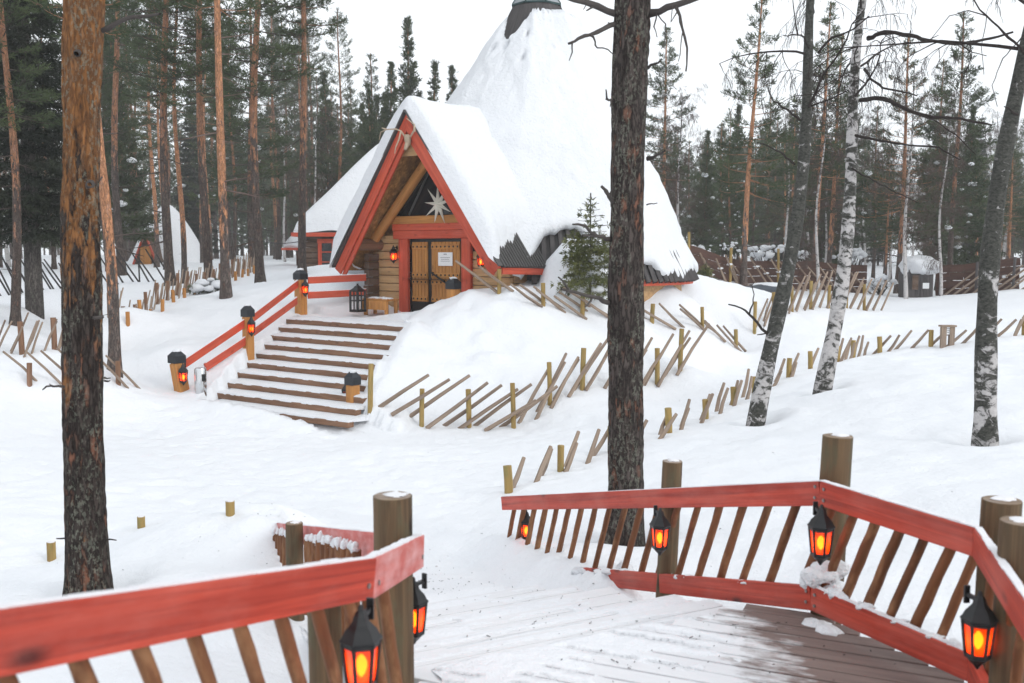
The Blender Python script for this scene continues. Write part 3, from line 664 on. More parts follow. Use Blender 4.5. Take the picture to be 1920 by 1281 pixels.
def snow_layer():
    a = np.arange(-3.2, 2.4, .026); r = np.arange(-1.06, 1.04, .026); A, Rr = np.meshgrid(a, r); X = NB.x + ND.x * A + NR.x * Rr; Y = NB.y + ND.y * A + NR.y * Rr
    lev = np.where(A < 0, DECKZ, DECKZ - .1 * (np.floor(np.clip(A, 0, 9) / .4) + 1)); fr_ = np.where(A < 0, 1, np.minimum(np.mod(A, .4), .4 - np.mod(A, .4)) / .05)
    PA = X * dp.x + Y * dp.y; PC_ = (X - o0.x) * dn_.x + (Y - o0.y) * dn_.y; lx = np.where(A < 0, PA, Rr * 1.0); ly = np.where(A < 0, PC_, A)
    bare = np.clip((X - .80 + .10 * (Y - 4.6) + .30 * vnoise(lx * 1.6, ly * 8, 68)) / .50, 0, 1.1) * (A < .0) + np.clip((Rr - .55) / .22, 0, 1.1) * (A >= 0) * (A < 2.0) * (vnoise(np.floor(A / .4) * 3.7, A * 0, 63) > -.2)
    h = .006 + .009 * vnoise(X * 2.2, Y * 2.2, 61) + .008 * vnoise(lx * 3, ly * 11, 62) + .003 * vnoise(X * 17, Y * 17, 64) - .030 * bare - .020 * np.clip((vnoise(X * 1.3 + 4, Y * 3.0, 65) - .40) / .2, 0, 1) + (.012 * vnoise(X * 11, Y * 11, 66) + .009 * vnoise(X * 27, Y * 27, 69)) * np.clip(bare * 2.5, 0, 1)
    sm_ = np.abs(np.mod(A - .005 + .0685 - .062, .4) - np.where(np.mod(A, .4) < .2, .137, .274)); h = np.where((A > 0) & (sm_ < .021) & (vnoise(np.floor(A / .137) * 5.3, Rr * 1.6, 67) > -.05), -.02, h)
    sp_ = np.mod(PC_ + .064, .128); sp_ = np.minimum(sp_, .128 - sp_); h = np.where((A < 0) & (sp_ < .016) & (vnoise(np.floor((PC_ + .064) / .128) * 5.3, PA * 1.4, 70) > .0), -.03, h)
    h = np.where(h < 0, np.maximum(h * 4, -.05), h); h = np.where(fr_ < 1, np.minimum(h, .004 * fr_ - .002), h)
    ix = np.arange(A.size).reshape(A.shape); q = np.stack([ix[:-1, :-1], ix[:-1, 1:], ix[1:, 1:], ix[1:, :-1]], -1).reshape(-1, 4)
    cx, cy, ca = X.ravel()[q].mean(1), Y.ravel()[q].mean(1), A.ravel()[q].mean(1); ins = np.zeros(len(q), bool)
    for i in range(len(poly)):
        p0, p1 = poly[i], poly[(i + 1) % len(poly)]; c = ((p0.y > cy) != (p1.y > cy)) & (cx < (p1.x - p0.x) * (cy - p0.y) / (p1.y - p0.y + 1e-12) + p0.x); ins ^= c
    step = (np.ptp(lev.ravel()[q], axis=1) > .01)
    cr_ = Rr.ravel()[q].mean(1); q = q[(ins | ((ca > 0) & (cr_ < .86 + .10 * np.sin(np.floor(ca / .4) * 2.3)))) & ~step]; V = np.stack([X, Y, lev + h], -1).reshape(-1, 3) - np.array(dk.location); npmesh("snow_layer", V, q[:, ::-1], M['snow'], dk, None, True)
snow_layer()
A_ = (.80, .80, .90)
def nl(px, ytop, d, label, rz=0.0):
    p = at(px, ytop, d); o = lantern(Vector((p.x, p.y, p.z - .345 * .9)), 1, rz, label, "black lanterns on the near railings"); o.scale = A_
nl(987, 956, 9.35, "black lantern at the low far end of the long red railing, by the snowbank", .3)
nl(1238, 952, 6.38, "black lantern glowing red on the short post beside the big pine, under the long railing", .25)
nl(1541, 946, 5.05, "black lantern glowing orange on the tallest round post where the railing bends", .1)
nl(1838, 1108, 3.85, "black lantern at the lower right, on the thick round posts beside the bare boards", .2)
nl(676, 1134, 3.12, "large black lantern under the broad left rail, nearest to the viewer", -.25)
nl(775, 1082, 4.5, "black lantern showing one red pane, on the right side of the tall left post", -.6)

# ------------------------------------------------------------------ grit and twigs lying on the snow
g = MB(); g2 = random.Random(3)
for i in range(760):
    if i < 560:
        a = g2.uniform(-1.0, 5.5); r_ = g2.gauss(.2, .75); p = NB + ND * a + NR * r_; z = (DECKZ - .1 * (math.floor(a / .4) + 1) if 0 < a < 2.4 else (DECKZ if a <= 0 else None))
        if abs(r_) > 1.0 or z is None: z = H(p.x, p.y) if a > 0 else DECKZ
        if a <= 0 and not -.9 < r_ < 1: continue
    else:
        p = Vector((g2.uniform(-7, 9), g2.uniform(7, 22), 0)); z = H(p.x, p.y)
    s_ = g2.uniform(.0018, .0045); a_ = g2.uniform(0, 6.28); l_ = s_ * g2.choice((1, 1, 1.5, 3.0))
    g.beam(Vector((p.x, p.y, z + .006)), Vector((p.x + math.cos(a_) * l_ * 2, p.y + math.sin(a_) * l_ * 2, z + .009)), s_, s_ * .7)
o = g.build("bark_litter", M['twig']); tag(o, "dark specks of bark and grit scattered on the snow", "litter", kind="stuff")

# ------------------------------------------------------------------ the big hut: a snow-covered cone with a steep gabled porch
AL = R_(38); HG = Vector((-2.40, 24.0, 0)); hr = Vector((math.cos(AL), -math.sin(AL), 0)); ha = Vector((math.sin(AL), math.cos(AL), 0))
def hw(s, t, z): return HG + hr * s + ha * t + Vector((0, 0, z))
def hl(px, py, t):
    u = (px - CX) / F; v = (CY - py) / F; d = Vector((u, cT + v * sT, -sT + v * cT)); n = ha; k = (HG + ha * t).dot(n) / d.dot(n)
    p = d * k; q = flat(p) - HG; return (q.dot(hr), p.z + CZ)
hut = thing("conical_hut", "tall snow-covered conical timber hut with a steep red-edged porch and plank doors", "hut", HG, rotz=-AL)
hut_parts = []
def hb(b, name, mat, parent=None, smooth=None, bevel=0.0, cut=False):
    if cut:                                            # nothing of the round roof stands inside the porch
        b.f = [f for f in b.f if not in_porch(np.mean([b.v[i] for i in f], axis=0))]
    return b.build(name, mat, parent or hut, False, smooth, bevel)
ZA, WE, ZE, SL = 6.48, 2.74, 2.75, 0.0
SL = (ZA - ZE) / WE
ln = .135
X_, Y_, Z_ = Vector((1, 0, 0)), Vector((0, 1, 0)), Vector((0, 0, 1))
nl_ = math.sqrt(1 + SL * SL)
def zr(s): return ZA - SL * abs(s)
def in_porch(p): return abs(p[0]) < 2.45 and p[1] < 3.4 and p[2] < zr(p[0]) - .05
for sg in (-1, 1):                                    # barge boards
    e = Vector((sg, 0, -SL)).normalized(); inn = Vector((-sg * SL, 0, -1)).normalized(); ze = (2.77 if sg < 0 else 2.84)
    ap = Vector((0, -ln, ZA)); tip = Vector((sg * WE, 0, ze))
    def bargeboard(o0, o1, y0, th, name):
        wv = 1.0 / (SL / nl_)                         # widths measured across the board, cut plumb at the apex
        a0 = ap + Vector((0, 0, -o0 * nl_)); a1 = ap + Vector((0, 0, -o1 * nl_)); t0 = tip + inn * o0; t1 = tip + inn * o1
        b = MB(); vs = []; gs = []; L = (tip - ap).length
        for yy in (y0, y0 + th):
            for p, gx, gy in ((a0, 0, o0), (t0, L, o0), (t1, L, o1), (a1, 0, o1)):
                vs.append(p + Vector((0, yy, 0))); gs.append((gx, gy + sg * 9, yy))
        f = [(0, 1, 2, 3), (7, 6, 5, 4), (0, 4, 5, 1), (1, 5, 6, 2), (2, 6, 7, 3), (3, 7, 4, 0)]
        b.add(vs, f if sg < 0 else [q[::-1] for q in f], gs); return hb(b, name, M['redhut'], None, None, .006)
    bargeboard(.03, .275, -.02, .05, "barge_board"); bargeboard(.28, .395, .035, .05, "barge_board")
    b = MB(); a = ap + Vector((0, .08, .02)); b.beam(a + Vector((0, -.10, 0)), tip + Vector((0, -.02, .015)), .16, .035, -inn); hb(b, "roof_edge", M['tile'])
    # roof slab: chipboard underside, dark covering on top
    tb = 3.4 if sg > 0 else 4.2
    b = MB(); u0 = .12
    P = [ap + Vector((0, .06, -u0 * nl_)), tip + inn * u0 + Vector((0, .06, 0))]; Pb = [Vector((0, tb, ZA - u0 * nl_)), Vector((sg * WE, 1.80 if sg > 0 else tb, ze - .08)) + inn * u0 * .5]
    th = -inn * .06
    vs = [P[0], P[1], Pb[1], Pb[0]]; vs += [p + th for p in vs]; f = [(0, 1, 2, 3), (7, 6, 5, 4), (0, 4, 5, 1), (1, 5, 6, 2), (2, 6, 7, 3), (3, 7, 4, 0)]
    b.add(vs, f if sg < 0 else [q[::-1] for q in f]); hb(b, "soffit", M['osb'])
    b = MB(); vs = [p - inn * .065 for p in (P[0], P[1], Pb[1], Pb[0])]; vs += [p - inn * .05 for p in vs]; b.add(vs, f if sg < 0 else [q[::-1] for q in f]); 
    n = int(1.8 / .085)
    if sg > 0:                                        # ribs of the covering seen where the snow has slid off
        for i in range(n):
            y = .10 + i * .10
            if y < 1.8: b.tube([Vector((sg * (WE + .02), y, ze - .03)) - inn * .03, Vector((sg * 1.5, y, ze + SL * (WE - 1.5))) - inn * .03], .034, 6)
    hb(b, "roof_covering", M['tile'], None, 40)
# underside details and front wall
b = MB(); b.prism([(-.56, 5.46), (.56, 5.46), (.30, 5.82), (-.30, 5.82)], (0, .09, 0), X_, Z_, Y_, .05); hb(b, "collar_board", M['log'])
TW = .9
def logs(b, s0, s1, z0, z1, y0, th, step=.205):
    z = z0
    while z < z1 - .02:
        h = min(step, z1 - z); j = rng.uniform(-.008, .008); b.beam((s0, y0 + th / 2 + j, z + h / 2), (s1, y0 + th / 2 + j, z + h / 2), th, h - .012); z += step
b = MB(); logs(b, -2.28, -1.24, 1.55, 3.62, TW, .14); hb(b, "front_wall", M['log'], None, None, .022); b = MB(); logs(b, 1.14, 2.28, 1.55, 3.2, TW, .14); hb(b, "front_wall", M['log'], None, None, .022)
b = MB(); b.prism([(-2.25, 3.3), (2.25, 3.3), (.0, 6.2)], (0, TW + .16, 0), X_, Z_, Y_, .03); hb(b, "gable_panel", M['osb'])
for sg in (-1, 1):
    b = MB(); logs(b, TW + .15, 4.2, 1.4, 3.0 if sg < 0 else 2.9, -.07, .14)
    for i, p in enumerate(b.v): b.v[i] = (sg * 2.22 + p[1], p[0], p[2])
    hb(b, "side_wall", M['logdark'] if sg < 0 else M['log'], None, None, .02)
b = MB(); z = 1.5                                      # projecting ends of the side wall logs
while z < 3.1: b.beam((-2.12, .50 + rng.uniform(-.03, .03), z + .1), (-2.12, TW, z + .1), .17, .19); z += .205
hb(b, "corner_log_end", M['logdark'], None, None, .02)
b = MB(); b.tube([(-2.02, .06, 3.36), (-2.02, TW + .9, 3.36)], .15, 18, True, .03); hb(b, "wall_plate", M['step'], None, 50)
b = MB(); b.lathe([(.135, 0), (.12, .004), (.001, .005)], 18); b.v = [(-2.02 + x, .057 - z, 3.36 + y) for x, y, z in b.v]; b.f = [f[::-1] for f in b.f]; hb(b, "log_end", M['log'], hut.children[-1])
b = MB(); b.beam((-1.85, TW - .02, 3.97), (1.85, TW - .02, 3.97), .16, .20); hb(b, "tie_beam", M['orange'], None, None, .012)
for sg in (-1, 1):
    b = MB(); b.tube([(sg * 2.06, TW - .20, 3.42), (0.0 + sg * .02, TW - .20, 5.50)], .125, 14, True, .05); hb(b, "rafter", M['orange'], None, 50)
b = MB(); b.prism([(-1.62, 4.06), (1.62, 4.06), (0, 5.52)], (0, TW + .06, 0), X_, Z_, Y_, .04); win = hb(b, "gable_window", M['glass_dark'])
b = MB(); b.beam((-1.0, TW + .05, 4.1), (-.28, TW + .05, 5.2), .03, .05); b.beam((.0, TW + .05, 4.08), (.0, TW + .05, 5.4), .03, .05); b.beam((1.0, TW + .05, 4.1), (.28, TW + .05, 5.2), .03, .05); hb(b, "glazing_bar", M['tile'], win)
# door and its frame
b = MB()
for s0, s1 in ((-1.24, -.93), (.86, 1.15)): b.beam(((s0 + s1) / 2, TW - .05, 1.60), ((s0 + s1) / 2, TW - .05, 3.50), s1 - s0, .10, (0, 1, 0))
b.beam((-1.40, TW - .06, 3.60), (1.30, TW - .06, 3.60), .14, .20); b.beam((-1.44, TW - .04, 3.79), (1.36, TW - .04, 3.79), .16, .17); fr = hb(b, "door_frame", M['redhut'], None, None, .012)
b = MB(); b.beam((-.93, TW + .06, 2.56), (.86, TW + .06, 2.56), .05, 1.92); hb(b, "door_lining", M['black'], fr)
for s0, s1 in ((-.86, -.33), (-.20, .74)):
    b = MB(); n = max(3, int((s1 - s0) / .105)); w = (s1 - s0) / n
    for i in range(n): b.beam((s0 + (i + .5) * w, TW + .02, 1.93), (s0 + (i + .5) * w, TW + .02, 3.42), w - .008, .035, (0, 1, 0))
    dr = hb(b, "door", M['orange'], None, None, .005)
    for zz, hh in ((3.30, .12), (2.60, .12), (2.42, .12), (2.0, .13)): b = MB(); b.beam((s0 + .01, TW - .010, zz), (s1 - .01, TW - .010, zz), .024, hh); hb(b, "door_batten", M['orange'], dr, None, .004)
    b = MB()
    for zz in (3.30, 2.60, 2.42, 2.0):
        k = 4 if s1 - s0 < .7 else 7
        for i in range(k):
            x = s0 + .06 + (s1 - s0 - .12) * i / (k - 1); b.lathe([(.026, 0), (.022, .010), (.010, .018)], 8); m = len(b.v) - 24
            for q_ in range(m, len(b.v)): p = b.v[q_]; b.v[q_] = (x + p[0], TW - .022 - p[2], zz + p[1])
    b.f = [f[::-1] for f in b.f]; hb(b, "stud", M['black'], dr, 60)
    b = MB(); b.beam(((s0 + s1) / 2, TW + .02, 1.66), ((s0 + s1) / 2, TW + .02, 1.91), s1 - s0, .03, (0, 1, 0)); hb(b, "kick_plate", M['black'], dr)
b = MB(); b.beam((-.14, TW - .07, 2.66), (.28, TW - .07, 2.44), .03, .035); b.beam((-.12, TW - .03, 2.65), (-.12, TW - .07, 2.65), .04, .05); b.beam((.26, TW - .03, 2.45), (.26, TW - .07, 2.45), .04, .05); hb(b, "handle", M['black'], dr)
b = MB(); b.beam((-1.0, TW - .02, 1.63), (.95, TW - .02, 1.63), .30, .05); hb(b, "threshold", M['logdark'], fr)
b = MB(); b.beam((WE - .02, .06, 2.74), (WE - .02, 1.82, 2.70), .05, .15); hb(b, "fascia", M['redhut'], None, None, .005)
b = MB(); b.beam((1.55, TW - .06, 1.7), (1.55, TW - .06, 2.3), .22, .12, (0, 1, 0)); hb(b, "meter_box", M['hood'], None, None, .01)
# the snow on the porch roof: one thick soft slab, slid back from the right-hand eave
def porch_snow():
    U = np.linspace(-1, 1, 131); V = np.linspace(0, 1, 52); A, Bv = np.meshgrid(U, V)
    t = -.20 + Bv * 3.9
    edgeR = 2.56 - .20 * np.clip((t - .1) / 1.2, 0, 1) + .13 * vnoise(t * 2.6, t * 0 + 2, 31) + .04 * vnoise(t * 7, t * 0 + 5, 32)
    edgeL = np.full_like(t, 2.72) + .03 * vnoise(t * 3, t * 0 + 8, 33)
    s = np.where(A > 0, A * edgeR, A * edgeL)
    roof = ZA + .0 - SL * np.sqrt(s * s + .0001)
    top = ZA + .36 - SL * (np.sqrt(s * s + .30 ** 2) - .30) + .05 * vnoise(s * 1.3, t * 1.1, 34) + .025 * vnoise(s * 4, t * 4, 35) + .018 * vnoise(s * 8, t * 8, 37) + .10 * np.clip(s, 0, 3) / 2.7 * vnoise(s * 2.1, t * 2.5, 36)
    dist = np.minimum(np.where(A > 0, edgeR - s, edgeL + s) * 1.9, (t + .20) * 2.6)
    e = np.clip(dist / np.where(A > .4, .75, .5), 0, 1); e = np.sqrt(np.clip(1 - (1 - e) ** 2, 0, 1))
    z = roof + .02 + (top - roof) * e
    bot = np.stack([s, t, roof - .0], -1).reshape(-1, 3); V3 = np.stack([s, t, z], -1).reshape(-1, 3)
    nu, nv = len(U), len(V); ix = np.arange(nu * nv).reshape(nv, nu)
    q = np.stack([ix[:-1, :-1], ix[:-1, 1:], ix[1:, 1:], ix[1:, :-1]], -1).reshape(-1, 4)
    return npmesh("porch_snow", V3, q, M['snow2'], hut, None, True)
porch_snow()
# the cone: dark plank covering, a ring of log wall, eave board and the snow over it
CT, ZAP, CK = 5.0, 11.45, .52                          # centre along the axis, virtual apex height, slope
def cone_r(z, a):                                      # outer snow radius
    cx, sx = np.cos(a), np.sin(a)                      # a measured in hut coordinates
    wx = cx * hr.x + sx * ha.x; wy = cx * hr.y + sx * ha.y
    left = np.clip(-wx, 0, 1)
    k = np.cos(((a + .25) % (math.pi / 4)) - math.pi / 8); k = 1 - (1 - k) * .55
    r = CK * (ZAP - z) * (1 + .20 * left * np.clip((9.3 - z) / 2.0, -.6, 1) * np.clip((9.9 - z) / 4, 0, 1) + .02) * (0.985 / k)
    r = r * (1 - .065 * np.clip(wx, 0, 1) * np.clip((5.5 - z) / 2.8, 0, 1))
    return r - .10 * left * np.clip((z - 8.6), 0, 1) + .20 * np.clip(wx, 0, 1) * np.clip((z - 8.3) / 1.2, 0, 1)
Aang = np.linspace(-math.pi, math.pi, 193)[:-1]
b = MB(); b.lathe([(CK * (ZAP - z_) - .30 + .08 * (z_ - 2.5) / 7.4, z_) for z_ in np.linspace(2.5, 9.9, 26)], 96, (0, CT, 0)); hb(b, "cone_roof", M['tile'], None, 20, cut=True)
b = MB()
for i in range(120):
    a = 2 * math.pi * i / 120; c, s_ = math.cos(a), math.sin(a); r0, r1 = CK * (ZAP - 2.42) - .26, CK * (ZAP - 9.8) - .19
    b.tube([Vector((r0 * c, CT + r0 * s_, 2.42)).lerp(Vector((r1 * c, CT + r1 * s_, 9.8)), j / 14) for j in range(15)], [.075 - .055 * j / 14 for j in range(15)], 4, False)
hb(b, "roof_plank", M['greyboard'], cut=True)
b = MB(); b.lathe([(4.02, .9), (4.02, 2.9)], 48, (0, CT, 0)); hb(b, "round_wall", M['log'], None, 40, cut=True)
b = MB()
for i in range(48):
    a, c_ = 2 * math.pi * i / 48, 2 * math.pi * (i + 1) / 48; r0 = CK * (ZAP - 2.5) - .34
    b.beam((r0 * math.cos(a), CT + r0 * math.sin(a), 2.40), (r0 * math.cos(c_), CT + r0 * math.sin(c_), 2.40), .04, .13)
hb(b, "eave_board", M['redhut'], cut=True)
def cone_snow():
    nz = 96; A = Aang; wx = np.cos(A) * hr.x + np.sin(A) * ha.x; wy = np.cos(A) * hr.y + np.sin(A) * ha.y
    az = np.degrees(np.arctan2(wx, -wy))               # 0 = towards the viewer, + = right
    zlow = 2.60 + .12 * vnoise(az * .09, az * 0, 41) + .10 * vnoise(az * .35, az * 0, 42)
    band = np.exp(-((az - 9) / 11.) ** 4); zlow = zlow + band * (3.62 - 2.60 + .08 * vnoise(az * .3, az * 0, 43))
    nick = np.exp(-((az - 38) / 5.) ** 4); zlow = zlow + nick * .15
    zhi = 9.62 - .75 * np.exp(-((az + 42) / 24.) ** 2) + .10 * vnoise(az * .12, az * 0 + 3, 44) + .08 * vnoise(az * .5, az * 0 + 3, 45)
    V = []; 
    for i in range(nz):
        f = i / (nz - 1); z = zlow + (zhi - zlow) * f
        r = cone_r(z, A); rr_ = CK * (ZAP - z) - .24
        th = r - rr_ + .022 * vnoise(az * .55, z * 5.5, 48) + .07 * vnoise(az * .045, z * .8, 46) + .03 * vnoise(az * .16, z * 2.5, 47) + .06 * np.exp(-((z - zlow) / .5) ** 2)
        e = np.minimum((z - zlow) / .30, (zhi - z) / .22); e = np.sqrt(np.clip(1 - (1 - np.clip(e, 0, 1)) ** 2, 0, 1))
        hole = 0
        for ha_, hz, hw_, hh in ((-36, 8.55, 4.5, .10), (-13, 8.2, 2.0, .10), (-12, 8.85, 1.6, .06), (-50, 8.5, 2.6, .10)):
            hole = hole + .20 * np.exp(-((az - ha_) / hw_) ** 2 - ((z - hz - (az - ha_) * .018) / hh) ** 2)
        R = rr_ + np.maximum(th * e - hole, -.01)
        V.append(np.stack([R * np.cos(A), CT + R * np.sin(A), z], -1))
    V = np.array(V); n = len(A); ix = np.arange(nz * n).reshape(nz, n)
    q = np.stack([ix[:-1], np.roll(ix[:-1], -1, 1), np.roll(ix[1:], -1, 1), ix[1:]], -1).reshape(-1, 4)
    W = V.reshape(-1, 3); cc = W[q].mean(1)
    q = q[~((np.abs(cc[:, 0]) < 2.45) & (cc[:, 1] < 3.4) & (cc[:, 2] < ZA - SL * np.abs(cc[:, 0]) - .05))]
    return npmesh("cone_snow", V.reshape(-1, 3), q, M['snow2'], hut, None, True)
cone_snow()
b = MB(); b.lathe([(.62, 9.3), (.50, 10.0)], 24, (0, CT, 0)); hb(b, "vent_collar", M['greyboard'], None, 20)
b = MB(); b.lathe([(.70, 9.84), (.71, 9.87), (.22, 10.62), (.02, 10.95)], 8, (0, CT, 0), .2); hd = hb(b, "vent_hood", M['hood'])
b = MB()
for i in range(8):
    a, c_ = .2 + 2 * math.pi * i / 8, .2 + 2 * math.pi * (i + 1) / 8
    b.beam((.71 * math.cos(a), CT + .71 * math.sin(a), 9.85), (.71 * math.cos(c_), CT + .71 * math.sin(c_), 9.85), .025, .05)
    b.beam((.71 * math.cos(a), CT + .71 * math.sin(a), 9.88), (.22 * math.cos(a), CT + .22 * math.sin(a), 10.63), .025, .025)
hb(b, "hood_seam", M['hoodedge'], hd)
# things fixed to the hut
sx, sz = hl(822, 383, TW - .30); pw = hw(sx, TW - .30, sz)
st = MB(); n = 9; rad = .50
star = thing("paper_star", "nine-pointed pale paper star hanging in the dark gable window", "star", pw)
ex = hr; ez = -ha
for i in range(n):
    a = math.pi / 2 + 2 * math.pi * i / n + .06; a0, a1 = a - math.pi / n, a + math.pi / n; rr_ = rad * (.92 + .12 * (i % 2))
    tip = pw + ex * math.cos(a) * rr_ + Z_ * math.sin(a) * rr_; q0 = pw + (ex * math.cos(a0) + Z_ * math.sin(a0)) * .13; q1 = pw + (ex * math.cos(a1) + Z_ * math.sin(a1)) * .13
    st.add([pw + ez * .11, q0, tip, q1, pw - ez * .11], [(0, 1, 2), (0, 2, 3), (4, 2, 1), (4, 3, 2)])
st.build("star_points", M['star'], star)
sx, sz = hl(835, 486, TW - .03); pn = hw(sx, TW - .03, sz)
nt_ = thing("paper_notice", "white printed notice sheet pinned to the right-hand door leaf", "notice", pn)
b = MB(); b.beam(pn - hr * .235, pn + hr * .235, .006, .33); b.build("sheet", M['paper'], nt_)
b = MB(); q = pn - ha * .006
b.beam(q + Z_ * .12 - hr * .05, q + Z_ * .12 + hr * .05, .004, .02)
for i in range(3): w = (.16, .13, .15)[i]; z = .04 - i * .045; b.beam(q + Z_ * z - hr * w, q + Z_ * z + hr * w, .004, .010)
b.build("print_line", M['ink'], nt_)
for px, py, lab in ((738, 460, "black lantern lit orange on the log wall left of the doors"), (902, 468, "black lantern lit orange on the log wall right of the hut doors")):
    sx, sz = hl(px, py, TW - .15); o = lantern(hw(sx, TW - .16, sz - .345 * 1.3), 1.25, math.pi - AL + math.pi, lab, "wall lanterns by the hut doors"); o.scale = (1.25, 1.25, 1.3)
ps = hw(*((lambda q: (q[0], -.16, q[1]))(hl(765, 262, -.16))))
an = thing("reindeer_antlers", "pale reindeer skull with spreading antlers under the porch peak", "antlers", ps)
b = MB(); b.blob(ps, .09, .10, .14, .3, 1.5); b.tube([ps + Z_ * -.05, ps - ha * .10 - Z_ * .24], [.07, .035], 8); b.build("skull", M['bone'], an, True, 180)
def hp(px, py, t):
    s_, z_ = hl(px, py, t); return hw(s_, t, z_)
b = MB()
for pl in ([(760, 258, -.2), (752, 246, -.3), (742, 242, -.45), (725, 243, -.5), (714, 248, -.5), (711, 262, -.45)], [(752, 246, -.3), (748, 262, -.4), (742, 276, -.42), (740, 288, -.4)], [(770, 256, -.2), (776, 245, -.3), (777, 234, -.35), (771, 229, -.4), (762, 222, -.45)], [(777, 236, -.35), (778, 247, -.5)],
           [(725, 243, -.5), (716, 240, -.55)]):
    b.tube([hp(*q) for q in pl], [.024 - .014 * i / max(1, len(pl) - 1) for i in range(len(pl))], 7)
b.build("antler", M['bone'], an, True, 60)

# ------------------------------------------------------------------ the hut's flight of steps with its posts and rails
fs = thing("log_steps", "ten wide snow-topped brown timber steps climbing to the hut porch", "steps", (-4.3, 20, 0))
for i in range(10):
    f = i / 9; l = SBL.lerp(STL, f); r = SBR.lerp(STR, f); r = r + (r - l) * .035
    b = MB(); b.beam(l - Z_ * .07, r - Z_ * .07, .15, .115); o = b.build("step", M['step'], fs, True, None, .012)
    n = Vector((-(r - l).y, (r - l).x, 0)).normalized(); sn = MB(); N = 40; D = .46 if i < 9 else .30; m = 7; vs = []; fc = []
    for a in range(N + 1):
        p = l.lerp(r, a / N); j = .02 * mnoise.noise(Vector((a * .35, i * 7.1, 0))) + .015 * mnoise.noise(Vector((a * 1.1, i * 7.1, 4)))
        prof = ((-.075 + j, -.012), (-.07 + j, .012 + j * .3), (-.02 + j, .028), (.15, .036), (.32, .045), (D, .06), (D + .02, -.05))
        for k, (dd, zz) in enumerate(prof): vs.append(p + n * dd + Z_ * (zz - .012 + .006 * mnoise.noise(Vector((a * .5, k * 1.0, i * 3.0)))))
    for a in range(N):
        for k in range(m - 1): fc.append((a * m + k, (a + 1) * m + k, (a + 1) * m + k + 1, a * m + k + 1))
    fc.append(tuple(range(m))); fc.append(tuple(N * m + k for k in range(m - 1, -1, -1)))
    sn.add(vs, fc); sn.build("tread_snow", M['snow2'], fs, True, 60)
def cap_post(root, px, ytop, d, w, zb, name="post", dx=0.0, rotz=None):
    p = at(px, ytop, d); b = MB(); c = Vector((p.x, p.y, p.z - .34)); a = -AL if rotz is None else rotz
    b.beam((c.x + dx, c.y, zb), c + Z_ * .08, w, w, (math.sin(a), -math.cos(a), 0)); o = b.build(name, M['orange'], root, True, None, .035, )
    k = MB(); h = w * .74; k.lathe([(h * 1.02, -.17), (h * 1.05, -.17), (h * 1.05, -.02), (h * .45, .075), (h * .1, .10)], 4, (p.x, p.y, p.z - .10), math.pi / 4 + a)
    kk = k.build("post_cap", M['cap'], o, False, None, .008)
    for v in kk.data.vertices: v.co = v.co - root.location
    s = MB(); s.blob((p.x, p.y, p.z - .02), h * .5, h * .5, .03, .4); ss = s.build("snow_cap", M['snow2'], o, False, 180)
    for v in ss.data.vertices: v.co = v.co - root.location
    return o, p
sl = thing("red_stair_railing", "two-plank red railing with black-capped posts along the left of the hut steps", "railing", (-6, 22, .5))
_, q1 = cap_post(sl, 331, 656, 20.3, .24, .1, dx=.12); _, q2 = cap_post(sl, 464, 571, 21.9, .20, .5); _, q3 = cap_post(sl, 563, 504, 24.9, .24, 1.4)
hpost = [q1, q2, q3]
def rail2(p, q, name="rail"): b = MB(); b.beam(p, q, .05, .17); b.build(name, M['redhut'], sl, True, None, .006); f = MB(); f.beam(p + Z_ * .093, q + Z_ * .093, .042, .02); f.build("frost", M['frost'], sl, True).parent = sl
rail2(at(345, 683, 20.35), at(462, 604, 21.9)); rail2(at(385, 689, 20.9), at(462, 638, 21.85)); rail2(at(472, 598, 22.0), at(558, 532, 24.8)); rail2(at(475, 623, 22.1), at(556, 564, 24.7))
rail2(at(577, 526, 24.95), hw(-2.1, .48, at(690, 521, 25.4).z)); rail2(at(577, 554, 24.95), hw(-2.1, .48, at(690, 549, 25.4).z))
for (px, yt, d, w, zb, dx, lab) in ((661, 695, 18.75, .205, .1, 0, "short square wooden post with black cap at the right foot of the hut steps"),
                               (763, 601, 21.9, .20, 1.0, 0, "small black post cap poking out of the snow at the right of the top step"),
                               (850, 520, 22.9, .24, 1.8, 0, "black-capped wooden post half buried at the crest of the snow mound before the doors")):
    p = at(px, yt, d); t = thing("capped_post", lab, "post", (p.x, p.y, zb), "capped posts beside the hut steps"); cap_post(t, px, yt, d, w, zb)
LG = "lanterns on the hut stair posts"
for px, yt, d, lab in ((343, 682, 20.1, "lantern glowing orange on the lowest stair post beside the steel bin"), (471, 593, 21.7, "lantern glowing orange on the middle stair post of the hut steps"),
                     (572, 523, 24.7, "lantern glowing orange on the topmost stair post in front of the porch rails"), (649, 716, 18.95, "lantern mostly hidden on the side of the short right-hand stair post")):
    p = at(px, yt, d); o = lantern(p - Z_ * (.345 * 1.25), 1.2, rng.uniform(-.2, .2), lab, LG); o.scale = (1.15, 1.15, 1.28)
p = at(377, 740, 20.0); p.z = H(p.x, p.y) - .1
bn = thing("ash_bin", "polished steel cylinder ash bin standing at the foot of the hut steps", "bin", p)
hh = at(377, 690, 20.0).z - p.z
b = MB(); b.lathe([(.115, 0), (.118, .02), (.118, hh - .03), (.105, hh), (.09, hh), (.088, hh - .03)], 28, p); b.build("body", M['steel'], bn, True, 40)
b = MB(); b.beam(p + Vector((.06, -.113, hh - .19)), p + Vector((.12, -.06, hh - .19)), .02, .15); b.build("ash_slot", M['black'], bn)
